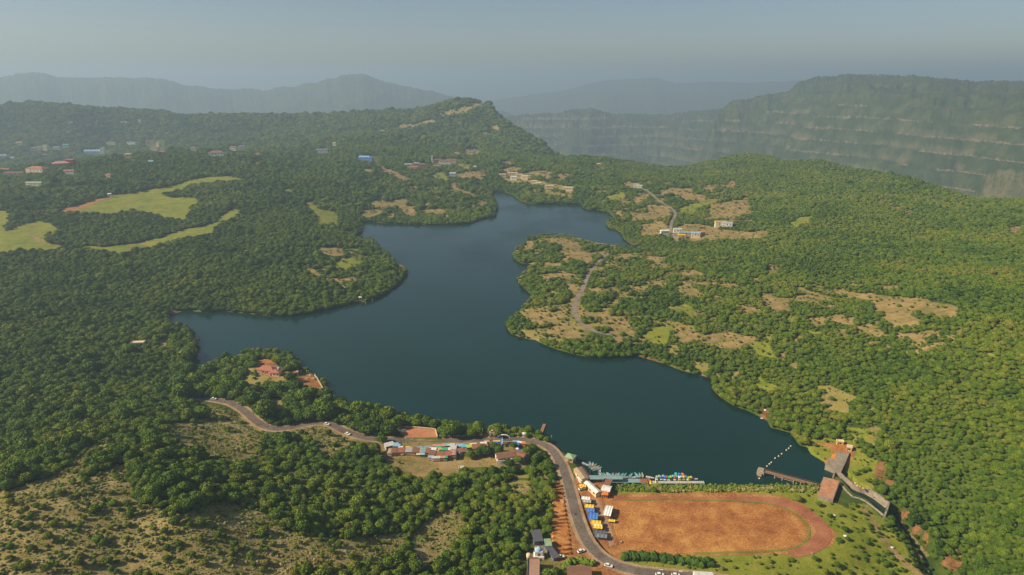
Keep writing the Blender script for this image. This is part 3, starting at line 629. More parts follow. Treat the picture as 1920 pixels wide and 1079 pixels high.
BLOCK += [[(745,797),(820,802),(824,822),(755,822)], [(724,836),(990,826),(1000,834),(992,874),(850,878),(722,862)], [(1066,846),(1085,850),(1150,905),(1160,930),(1130,930),(1080,890)], [(1530,890),(1580,895),(1605,925),(1585,948),(1530,935)],
 [(1545,848),(1600,825),(1605,850),(1590,885),(1565,885)], ST([(1570,885),(1600,912),(1640,938),(1668,960)], 34), ST(STREAM, 8), [(998,998),(1033,1005),(1050,1050),(1024,1056),(1012,1056),(1012,1090),(988,1090),(986,1040)], [(1058,1058),(1110,1058),(1110,1090),(1058,1090)], [(485,680),(532,680),(532,712),(485,712)], [(550,692),(600,700),(606,730),(580,728),(552,712)],
 [(1140,908),(1540,908),(1540,912),(1140,912)], [(930,843),(1000,838),(995,876),(930,868)], [(1008,797),(1022,797),(1022,815),(1010,815)], [(1420,765),(1440,765),(1442,792),(1420,790)]]
FARB = [(x - w, y - h, x + w, y + (2 + 1500.0 / max(y * y / 60.0, 500) if y > 300 else 4)) for x, y, w, h in [(262,227,6,5),(75,281,20,7),(180,286,24,6),(290,272,18,11),(296,280,12,5),(241,293,8,4),(364,280,9,5),(409,289,16,6),(446,279,17,6),(122,308,20,8),(71,320,17,6),(131,324,9,4),(27,327,16,5),(205,331,7,4),(67,346,14,4),(206,367,3,2),(604,283,11,3),(690,298,20,7),(780,312,20,7),(838,305,30,8),(849,328,10,3),(973,330,35,6),(1005,343,12,4),(1029,351,8,4),(1065,354,10,5),(1190,350,10,4),(1355,422,16,4),(1280,439,36,6),(259,644,13,4),(24,298,4,4),(7,293,9,3),(107,278,9,4),(124,273,9,4),(37,269,9,3),(209,269,9,3),(247,268,9,3),(86,292,7,3),(1190,345,8,3),(627,271,5,3)]]
def keep(x, y, z, r, hgt):
    """False where a crown would cover a patch, a road, a yard or the water in the photograph"""
    ok = np.ones(x.shape, bool)
    pts = []
    for f in (.25, .95):
        pts.append(project(x, y, z + hgt * f)[:2])
    px0, py0, dep = project(x, y, z + hgt * .55); rp = r / dep * F
    pts += [(px0 - rp * .7, py0), (px0 + rp * .7, py0)]
    for j, (px, py) in enumerate(pts):
        if j < 2: ok &= ~(inpoly(px, py, LAKE) & ~((py > 738) & (px > 618) & (px < 1040) & ~((px > 906) & (px < 921))))
        for B in BLOCK: ok &= ~inpoly(px, py, B)
        for x0, y0, x1, y1 in FARB: ok &= ~((px > x0) & (px < x1) & (py > y0) & (py < y1))
    return ok
def place(D0, D1_, cell, r0, r1, gap=.05):
    x, y, z, sd = scatter(D0, D1_, cell)
    r = r0 + (r1 - r0) * rng.random(x.shape) ** 1.9
    r = r * np.where(rng.random(x.shape) < .04, 1.5, 1) * np.where(project(x, y, z)[0] > 1150, .8, 1)
    pq = project(x, y, z); r = r * np.where(((pq[0] > 620) & (pq[0] < 1050) & (pq[1] > 760) & (pq[1] < 824)) | ((pq[0] > 330) & (pq[0] < 640) & (pq[1] > 650) & (pq[1] < 790)), 1.35, 1)
    hs = fbm(x / 60, y / 60, 61, 3); r = r * (.75 + .55 * hs)
    kind, share = cover(x, y, z)
    u = rng.random(x.shape)
    shrub = kind >= 0
    px, py, dep = project(x, y, z + r * 1.2)
    for k_, sh_, P_ in PATCH:
        m_ = inpoly(px, py + .5, P_) & ~shrub; shrub |= m_; share = np.where(m_, sh_ + .12, share)
    ok = np.where(shrub, u < share, u > gap)
    r = np.where(shrub, r * (.38 + .3 * rng.random(x.shape)), r)
    ok &= keep(x, y, z, r, r * 1.6)
    return x[ok], y[ok], z[ok], r[ok], shrub[ok]
n1 = place(140, 620, 2.75, 1.15, 3.1)
n1c = place(620, 1250, 3.5, 1.6, 3.3)
n1b = place(1250, 2250, 4.9, 2.3, 4.3)
n2 = place(2250, 3500, 9.5, 5.0, 8.5)
def shore_band():
    P = np.vstack([LW, LW[:1]]); seg = np.hypot(*np.diff(P, axis=0).T); s = np.concatenate([[0], np.cumsum(seg)]); q = np.arange(0, s[-1], 2.6) + rng.random(int(math.ceil(s[-1] / 2.6))) * 1.5
    x = np.interp(q, s, P[:, 0]); y = np.interp(q, s, P[:, 1]); sgn = -1.0 if ar_ > 0 else 1.0
    i = np.clip(np.searchsorted(s, q) - 1, 0, len(seg) - 1); d = np.diff(P, axis=0)[i] / seg[i][:, None]; off = .8 + 1.8 * rng.random(x.shape)
    x = x + sgn * -d[:, 1] * off; y = y + sgn * d[:, 0] * off
    z = height(x, y); r = 1.3 + 1.5 * rng.random(x.shape); px, py, dep = project(x, y, z)
    ok = (lake_sd(x, y) > .3) & ~((py > 902) & (px > 1100)) & ~((px > 1010) & (px < 1160) & (py > 815)) & (fbm(x / 14, y / 14, 88, 2) > .36)
    kind, sh = cover(x, y, z); ok &= (kind < 0)
    for B in BLOCK: ok &= ~inpoly(px, py, B)
    return x[ok], y[ok], np.maximum(z[ok], 0), r[ok], np.ones(ok.sum(), bool)
ar_ = np.sum(LW[:, 0] * np.roll(LW[:, 1], -1) - np.roll(LW[:, 0], -1) * LW[:, 1])
TX, TY, TZ, TR, TS = [np.concatenate(q) for q in zip(n1, n1c, n1b, n2, shore_band())]
print('trees', len(TX))

def instancer(name, X, Y, Z, S, SZs, meshes, label, cat, srcname):
    me = bpy.data.meshes.new(name); me.vertices.add(len(X)); me.vertices.foreach_set('co', np.stack([X, Y, Z], 1).astype(np.float32).ravel())
    a = me.attributes.new('scl', 'FLOAT_VECTOR', 'POINT'); a.data.foreach_set('vector', np.stack([S * (.8 + .45 * rng.random(len(S))), S * (.8 + .45 * rng.random(len(S))), SZs], 1).astype(np.float32).ravel())
    rt = np.stack([(rng.random(len(X)) - .5) * .3, (rng.random(len(X)) - .5) * .3, rng.random(len(X)) * 6.283], 1)
    a = me.attributes.new('rot', 'FLOAT_VECTOR', 'POINT'); a.data.foreach_set('vector', rt.astype(np.float32).ravel())
    qx, qy, _ = project(X, Y, Z); pen = inpoly(qx, qy, [(940,440),(1120,440),(1300,500),(1420,640),(1250,670),(1000,650)])
    lush = .045 * sstep(1050, 1350, qx) + .05 * pen + .06 * sstep(820, 900, qy) * (qx < 1050) - .02 * (qy < 480) * (qx < 900)
    a = me.attributes.new('lush', 'FLOAT', 'POINT'); a.data.foreach_set('value', lush.astype(np.float32))
    a = me.attributes.new('pick', 'INT', 'POINT'); a.data.foreach_set('value', rng.integers(0, len(meshes), len(X)).astype(np.int32))
    o = bpy.data.objects.new(name, me); COL.objects.link(o); tag(o, label, cat, None, 'stuff')
    src = bpy.data.collections.new(name + '_kinds')
    for m in meshes:
        s = bpy.data.objects.new(srcname, m); s.parent = o; s['kind'] = 'stuff'; src.objects.link(s)
    ng = bpy.data.node_groups.new(name, 'GeometryNodeTree')
    ng.interface.new_socket('Geometry', in_out='INPUT', socket_type='NodeSocketGeometry'); ng.interface.new_socket('Geometry', in_out='OUTPUT', socket_type='NodeSocketGeometry')
    gi = ng.nodes.new('NodeGroupInput'); go = ng.nodes.new('NodeGroupOutput'); ip = ng.nodes.new('GeometryNodeInstanceOnPoints'); ci = ng.nodes.new('GeometryNodeCollectionInfo')
    ci.inputs[0].default_value = src; ci.inputs[1].default_value = True; ci.inputs[2].default_value = True
    def at(nm, ty):
        q = ng.nodes.new('GeometryNodeInputNamedAttribute'); q.data_type = ty; q.inputs[0].default_value = nm; return q.outputs[0]
    L = ng.links.new
    L(gi.outputs[0], ip.inputs['Points']); L(ci.outputs[0], ip.inputs['Instance']); ip.inputs['Pick Instance'].default_value = True
    L(at('pick', 'INT'), ip.inputs['Instance Index']); L(at('rot', 'FLOAT_VECTOR'), ip.inputs['Rotation']); L(at('scl', 'FLOAT_VECTOR'), ip.inputs['Scale'])
    L(ip.outputs[0], go.inputs[0]); md = o.modifiers.new('scatter', 'NODES'); md.node_group = ng
    return o
# the 300 trees that show largest are things of their own
px, py, dep = project(TX, TY, TZ + TR)
show = np.where((px > 5) & (px < 1915) & (py > 30) & (py < 1070) & ~TS, TR / dep, 0)
rowm = (px > 625) & (px < 1035) & (py > 775) & (py < 822) & ~TS & (lake_sd(TX, TY) < 30)
show = show + rowm * .02 * (TR > 2.7)
order = np.argsort(-show)[:288]; solo = np.zeros(len(TX), bool); solo[order] = True
NAMES = []
def zone(px, py):
    if px > 625 and py < 824 and px < 1040: return 'between the lake road and the water'
    if px > 1500: return 'on the forested slope right of the spillway' if py < 1000 else 'in the ravine wood below the spillway'
    if px > 1140: return 'among the grass below the dirt field'
    if px > 860: return 'in the wood left of the striped earth bank'
    if px > 560: return 'in the wood below the dirt yard'
    if py < 860: return 'on the slope under the winding road'
    return 'on the dry hillside at the lower left'
szn = {0: 'small', 1: 'medium-sized', 2: 'broad'}
rowlist = []
SQ = np.percentile(TR[order], [33, 66])
for i in order[np.argsort(px[order])]:
    root = bpy.data.objects.new('tree', None); COL.objects.link(root); root.location = (TX[i], TY[i], TZ[i]); root.rotation_euler = (0, 0, rng.random() * 6.28)
    s = TR[i]; root.scale = (s, s, s * (.9 + .35 * rng.random()))
    v = int(rng.integers(0, len(CR)))
    c = bpy.data.objects.new('crown', CR[v]); COL.objects.link(c); c.parent = root
    t = bpy.data.objects.new('trunk', TRUNK); COL.objects.link(t); t.parent = root
    sz = 0 if s < SQ[0] else 1 if s < SQ[1] else 2
    zn = zone(px[i], py[i])
    if rowm[i]: rowlist.append(root); continue
    hz = 'rounded' if v < 3 else 'domed' if v < 5 else 'flat-topped'
    tag(root, f'{szn[sz]} {hz} leafy tree {zn}', 'tree', f'{szn[sz]} {hz} trees {zn}')
ORD = 'first second third fourth fifth sixth seventh eighth ninth tenth eleventh twelfth thirteenth fourteenth fifteenth sixteenth seventeenth eighteenth nineteenth twentieth twenty-first twenty-second twenty-third twenty-fourth twenty-fifth twenty-sixth twenty-seventh twenty-eighth twenty-ninth thirtieth thirty-first thirty-second thirty-third thirty-fourth thirty-fifth thirty-sixth thirty-seventh thirty-eighth thirty-ninth fortieth'.split()
SEG = [(0, 690, 'left of the winding road bend nearest the lake'), (690, 747, 'left of the brick forecourt'), (747, 822, 'behind the brick forecourt'), (822, 915, 'from the forecourt to the gate tower'), (915, 1100, 'from the gate tower to the little jetty')]
cnt = {}
for root in rowlist:
    q_ = float(project(root.location.x, root.location.y, root.location.z)[0])
    for a_, b_, w_ in SEG:
        if a_ <= q_ < b_:
            cnt[w_] = cnt.get(w_, 0) + 1
            tag(root, f'lakeside tree, {ORD[min(cnt[w_], 40) - 1]} from the left {w_}', 'tree', 'trees between the lake road and the water')
m = ~solo
for k, (px_, py_, r_) in enumerate([(716,829,3.6),(905,845,3.0),(914,852,3.4),(896,853,3.0),(925,838,2.6),(934,848,3.2),(881,857,3.0),(963,838,2.4),(972,866,2.8),(989,850,3.2),(1000,846,3.0),(954,873,3.0)]):
    xx, yy, zz = hit(px_, py_ + 3); root = bpy.data.objects.new('tree', None); COL.objects.link(root); root.location = (xx[0], yy[0], zz[0]); root.scale = (r_, r_, r_)
    for nm, me_ in (('crown', CR[k % 7]), ('trunk', TRUNK)): o_ = bpy.data.objects.new(nm, me_); COL.objects.link(o_); o_.parent = root
    tag(root, ['round shade tree alone beside the left end of the market', 'bushy tree beside the tarp block of the market, topmost of its clump', 'bushy tree right of the tarp block in the middle of its clump', 'bushy tree at the lower right corner of the tarp block', 'small tree just left of the gate tower', 'bushy tree between the gate tower and the L-shaped hall', 'bushy tree at the lower right edge of the market yard', 'small tree between the white slide arch and the right market stalls', 'bushy tree below the hall with the curved white front', 'bushy tree right of the striped long slide', 'bushy tree at the road bend right of the striped long slide', 'bushy tree left of the curved white front of the hall'][k], 'tree', 'trees inside the market yard')
instancer('forest', TX[m], TY[m], TZ[m] - TR[m] * .25 * np.where(TS[m], .8, 1), TR[m], TR[m] * (.8 + .45 * rng.random(m.sum())), CR, 'dense green forest of round crowns covering the slopes round the lake', 'forest', 'tree_crown')
# dry tufts and low bushes on the scrub hillside and in the clearings
SH = [crown_mesh('bush', 300 + i, 9, 60, DRYL if i < 2 else LEAF, .6, 1.0, (.3, .5), .35) for i in range(5)]
x, y, z, sd = scatter(120, 560, 1.5)
k, sh = cover(x, y, z); u = rng.random(x.shape); den = fbm(x / 9, y / 9, 91, 3)
ok = ((k == 5) & (den + u * .35 > .50)) | ((k == 0) & (u < .07) & (sd < 400) & (project(x, y, z)[1] > 1030)) 
ok &= keep(x, y, z, np.full(x.shape, .5), np.full(x.shape, .5))
r = .3 + .65 * rng.random(x.shape) ** 2.5
print('n scrub')
instancer('scrub', x[ok], y[ok], z[ok] - .1, r[ok], r[ok] * .9, SH, 'dry tufts and low bushes scattered over the tan hillside', 'scrub', 'bush')
# bushes on the dam bank
nb = 520; bx_ = 1150 + 385 * rng.random(nb); by_ = 911.5 + 9 * rng.random(nb); X, Y, Z = hit(bx_, by_ + 2)
r = .5 + .9 * rng.random(nb) ** 2
instancer('dam_bank_bushes', X, Y, Z - .1, r, r * .9, [SH[3], SH[4], SH[1]], 'low green bushes and grass growing along the earth dam bank', 'bushes', 'bush')
print('scrub', ok.sum())
# ---------------------------------------------------------------- haze
hm = bpy.data.materials.new('haze_air'); hm.use_nodes = True; nt = hm.node_tree; nt.nodes.clear()
ho = nt.nodes.new('ShaderNodeOutputMaterial'); pv = nt.nodes.new('ShaderNodeVolumePrincipled')
pv.inputs['Color'].default_value = (.52, .70, .86, 1); pv.inputs['Density'].default_value = .00017; pv.inputs['Anisotropy'].default_value = .2
nt.links.new(pv.outputs[0], ho.inputs['Volume'])
bm = bmesh.new(); bmesh.ops.create_cube(bm, size=1.0); me = bpy.data.meshes.new('haze'); bm.to_mesh(me); bm.free(); me.materials.append(hm)
hz = bpy.data.objects.new('haze', me); COL.objects.link(hz); hz['kind'] = 'stuff'
hz.scale = (52000, 35000, 1000); hz.location = (0, 16500, -50.0)
# ================================================================ things
class MB:
    def __init__(s): s.V = []; s.F = []; s.M = []
    def add(s, V, F, m=0):
        o = len(s.V); s.V += [tuple(v) for v in V]; s.F += [tuple(i + o for i in f) for f in F]; s.M += [m] * len(F); return s
    def box(s, c, d, rz=0.0, m=0, top=1.0):
        x, y, z = d[0] / 2, d[1] / 2, d[2] / 2; cz, sz_ = math.cos(rz), math.sin(rz); V = []
        for k, (a, b, e) in enumerate([(-x, -y, -z), (x, -y, -z), (x, y, -z), (-x, y, -z), (-x, -y, z), (x, -y, z), (x, y, z), (-x, y, z)]):
            t = top if k > 3 else 1.0; a *= t; b *= t
            V.append((c[0] + a * cz - b * sz_, c[1] + a * sz_ + b * cz, c[2] + e))
        return s.add(V, [(3, 2, 1, 0), (4, 5, 6, 7), (0, 1, 5, 4), (1, 2, 6, 5), (2, 3, 7, 6), (3, 0, 4, 7)], m)
    def prism(s, P, z0, z1, m=0):
        n = len(P); ar = sum(P[i][0] * P[(i + 1) % n][1] - P[(i + 1) % n][0] * P[i][1] for i in range(n))
        if ar < 0: P = P[::-1]
        V = [(p[0], p[1], z0) for p in P] + [(p[0], p[1], z1) for p in P]
        return s.add(V, [tuple(range(n))[::-1], tuple(range(n, 2 * n))] + [(i, (i + 1) % n, n + (i + 1) % n, n + i) for i in range(n)], m)
    def tube(s, p0, p1, r0, r1=None, k=8, m=0):
        r1 = r0 if r1 is None else r1; p0 = Vector(p0); p1 = Vector(p1); q = (p1 - p0).to_track_quat('Z', 'Y'); V = []
        for p, r in ((p0, r0), (p1, r1)):
            for i in range(k):
                a = i * math.tau / k; V.append(tuple(p + q @ Vector((r * math.cos(a), r * math.sin(a), 0))))
        return s.add(V, [(i, (i + 1) % k, k + (i + 1) % k, k + i) for i in range(k)] + [tuple(range(k))[::-1], tuple(range(k, 2 * k))], m)
    def dome(s, c, r, h, k=14, rings=5, m=0, full=False):
        V = []; F_ = []
        lo = -rings if full else 0
        for j in range(lo, rings):
            a = j / rings * math.pi / 2
            for i in range(k): b = i * math.tau / k; V.append((c[0] + r * math.cos(a) * math.cos(b), c[1] + r * math.cos(a) * math.sin(b), c[2] + h * math.sin(a)))
        nr = rings - lo
        for j in range(nr - 1):
            for i in range(k): F_.append((j * k + i, j * k + (i + 1) % k, (j + 1) * k + (i + 1) % k, (j + 1) * k + i))
        V.append((c[0], c[1], c[2] + h)); t = len(V) - 1
        for i in range(k): F_.append(((nr - 1) * k + i, (nr - 1) * k + (i + 1) % k, t))
        return s.add(V, F_, m)
    def gable(s, w, d, z, rise, over=.35, th=.14, m=0):
        x = w / 2 + over; y = d / 2 + over; e = z - rise * over / (d / 2); t = th
        V = [(-x, -y, e), (x, -y, e), (x, y, e), (-x, y, e), (-x, 0, z + rise), (x, 0, z + rise)]; V += [(a, b, c + t) for a, b, c in V]
        return s.add(V, [(6, 7, 11, 10), (8, 9, 10, 11), (1, 0, 4, 5), (3, 2, 5, 4), (0, 1, 7, 6), (2, 3, 9, 8), (0, 6, 10, 4), (4, 10, 9, 3), (1, 5, 11, 7), (5, 2, 8, 11)], m)
    def hip(s, w, d, z, rise, over=.4, m=0):
        x = w / 2 + over; y = d / 2 + over; rx = max(.2, (w - d) / 2)
        V = [(-x, -y, z), (x, -y, z), (x, y, z), (-x, y, z), (-rx, 0, z + rise), (rx, 0, z + rise)]
        return s.add(V, [(0, 1, 5, 4), (2, 3, 4, 5), (1, 2, 5), (3, 0, 4), (3, 2, 1, 0)], m)
    def mono(s, w, d, z0, z1, over=.3, th=.1, m=0):
        x = w / 2 + over; y = d / 2 + over
        V = [(-x, -y, z0), (x, -y, z0), (x, y, z1), (-x, y, z1)]; V += [(a, b, c + th) for a, b, c in V]
        return s.add(V, [(3, 2, 1, 0), (4, 5, 6, 7), (0, 1, 5, 4), (1, 2, 6, 5), (2, 3, 7, 6), (3, 0, 4, 7)], m)
    def obj(s, name, mat, parent=None, smooth=False):
        if isinstance(mat, (list, tuple)): return mesh_obj(name, s.V, s.F, None, parent, mat, s.M, smooth)
        return mesh_obj(name, s.V, s.F, mat, parent, smooth=smooth)
def at(px, py, lift=0.0, onwater=False):
    if onwater:
        x, y = plane_pt(px, py, lift); return float(x), float(y), 0.0
    x, y, z = hit(px, py, lift); return float(x[0]), float(y[0]), float(z[0])
def thing(name, label, cat, p, rz=0.0, group=None):
    o = bpy.data.objects.new(name, None); COL.objects.link(o); o.location = p; o.rotation_euler = (0, 0, rz)
    o.empty_display_size = .5; return tag(o, label, cat, group)
C_ = dict(wood2=(.36, .215, .15), rust=(.33, .13, .065), brown=(.24, .12, .07), tan=(.48, .34, .20), cream=(.72, .58, .36), white=(.80, .77, .70), grey=(.40, .38, .35), dgrey=(.11, .11, .12), blue=(.07, .20, .58), pblue=(.30, .46, .62), teal=(.06, .40, .38), gteal=(.24, .36, .36), green=(.05, .42, .19), pgreen=(.30, .42, .24), yellow=(.82, .52, .03), red=(.52, .09, .05), cyan=(.10, .50, .60), orange=(.72, .25, .05), pink=(.55, .27, .21), redroof=(.38, .14, .085), lgrey=(.58, .56, .52), stone=(.34, .27, .20), concrete=(.40, .34, .27), slate=(.16, .19, .23), lime=(.45, .55, .08), wood=(.30, .17, .10), dark=(.03, .03, .03), ochre=(.62, .42, .16))
def P_(c): return paint('paint_' + c, C_[c], .14, .75, 1.1)
def corrug(c):
    nm = 'sheet_' + c
    if nm in MATS: return MATS[nm]
    m, nt, b = nmat(nm, .55, .35); tc = NN(nt, 'ShaderNodeTexCoord').outputs['Object']
    col = C_[c]; base = rampn(nt, noise(nt, 1.3, 5, tc), [(.3, tuple(v * .7 for v in col)), (.6, col), (.8, tuple(min(1, v * 1.25) for v in col))])
    w = NN(nt, 'ShaderNodeTexWave', bands_direction='X'); w.inputs['Scale'].default_value = 1.6; nt.links.new(tc, w.inputs['Vector'])
    k = rampn(nt, noise(nt, .5, 4, tc), [(.55, (0, 0, 0)), (.7, (.45,) * 3)])
    c2 = mixc(nt, k, base, (.22, .11, .06)); nt.links.new(c2, b.inputs['Base Color'])
    bp = NN(nt, 'ShaderNodeBump'); bp.inputs['Strength'].default_value = .5; nt.links.new(w.outputs[0], bp.inputs['Height']); nt.links.new(bp.outputs[0], b.inputs['Normal'])
    MATS[nm] = m; return m
GLASS = nmat('dark_glass', .12, .6)[0]; GLASS.node_tree.nodes['Principled BSDF'].inputs['Base Color'].default_value = (.02, .025, .03, 1)
def house(name, label, cat, px, py, w, d, h, rz=0, wall='cream', roof='redroof', kind='gable', rise=None, floors=1, win=3, group=None, p=None, lift=None, chimney=False, base=1.5):
    p = p or at(px, py, h * .8 if lift is None else lift)
    t = thing(name, label, cat, p, rz, group)
    if p[1] > 900: w *= 1.1; h *= 1.35; base = 5; t.location.z += 1.6
    rise = d * .22 if rise is None else rise
    m = MB().box((0, 0, (h - base) / 2), (w, d, h + base))
    if kind == 'gable':
        for sx_ in (-1, 1): m.add([(sx_ * (w / 2 - .01), -d / 2, h), (sx_ * (w / 2 - .01), d / 2, h), (sx_ * (w / 2 - .01), 0, h + rise * .97)], [(0, 1, 2) if sx_ > 0 else (2, 1, 0)])
    m.obj('wall', P_(wall), t)
    r = MB(); rm = corrug(roof) if kind in ('mono', 'gable') else P_(roof)
    if kind == 'gable': r.gable(w, d, h, rise)
    elif kind == 'hip': r.hip(w, d, h + .02, rise)
    elif kind == 'mono': r.mono(w, d, h + .05, h + .05 + rise)
    else:
        r.box((0, 0, h + .12), (w + .5, d + .5, .24))
        for sx_, sy_, a, b_ in ((0, -1, w + .5, .2), (0, 1, w + .5, .2), (-1, 0, .2, d + .1), (1, 0, .2, d + .1)):
            r.box((sx_ * (w / 2 + .15), sy_ * (d / 2 + .15), h + .24 + .3), (a, b_, .6))
    ro = r.obj('roof', rm, t)
    if chimney: MB().box((w * .2, 0, h + rise + .3), (.8, .8, 1.6)).obj('chimney', P_('grey'), ro)
    fh = h / floors
    MB().box((0 if win % 2 == 0 else w / (win + 1) * .0 - w * .36, -d / 2 - .03, min(1.05, fh * .4)), (min(1.1, w * .2), .1, min(2.1, fh * .8))).obj('door', P_('brown'), t)
    for f in range(floors):
        for i in range(win):
            wx = (i + .5 - win / 2) * w / win
            if f == 0 and i == 0 and win > 1: continue
            o = MB().box((wx, -d / 2 - .02, f * fh + fh * .58), (min(1.3, w / win * .5), .1, fh * .4)).obj('window', GLASS, t)
        MB().box((-w / 2 - .02, 0, f * fh + fh * .58), (.1, min(1.4, d * .3), fh * .4)).obj('window', GLASS, t)
    return t

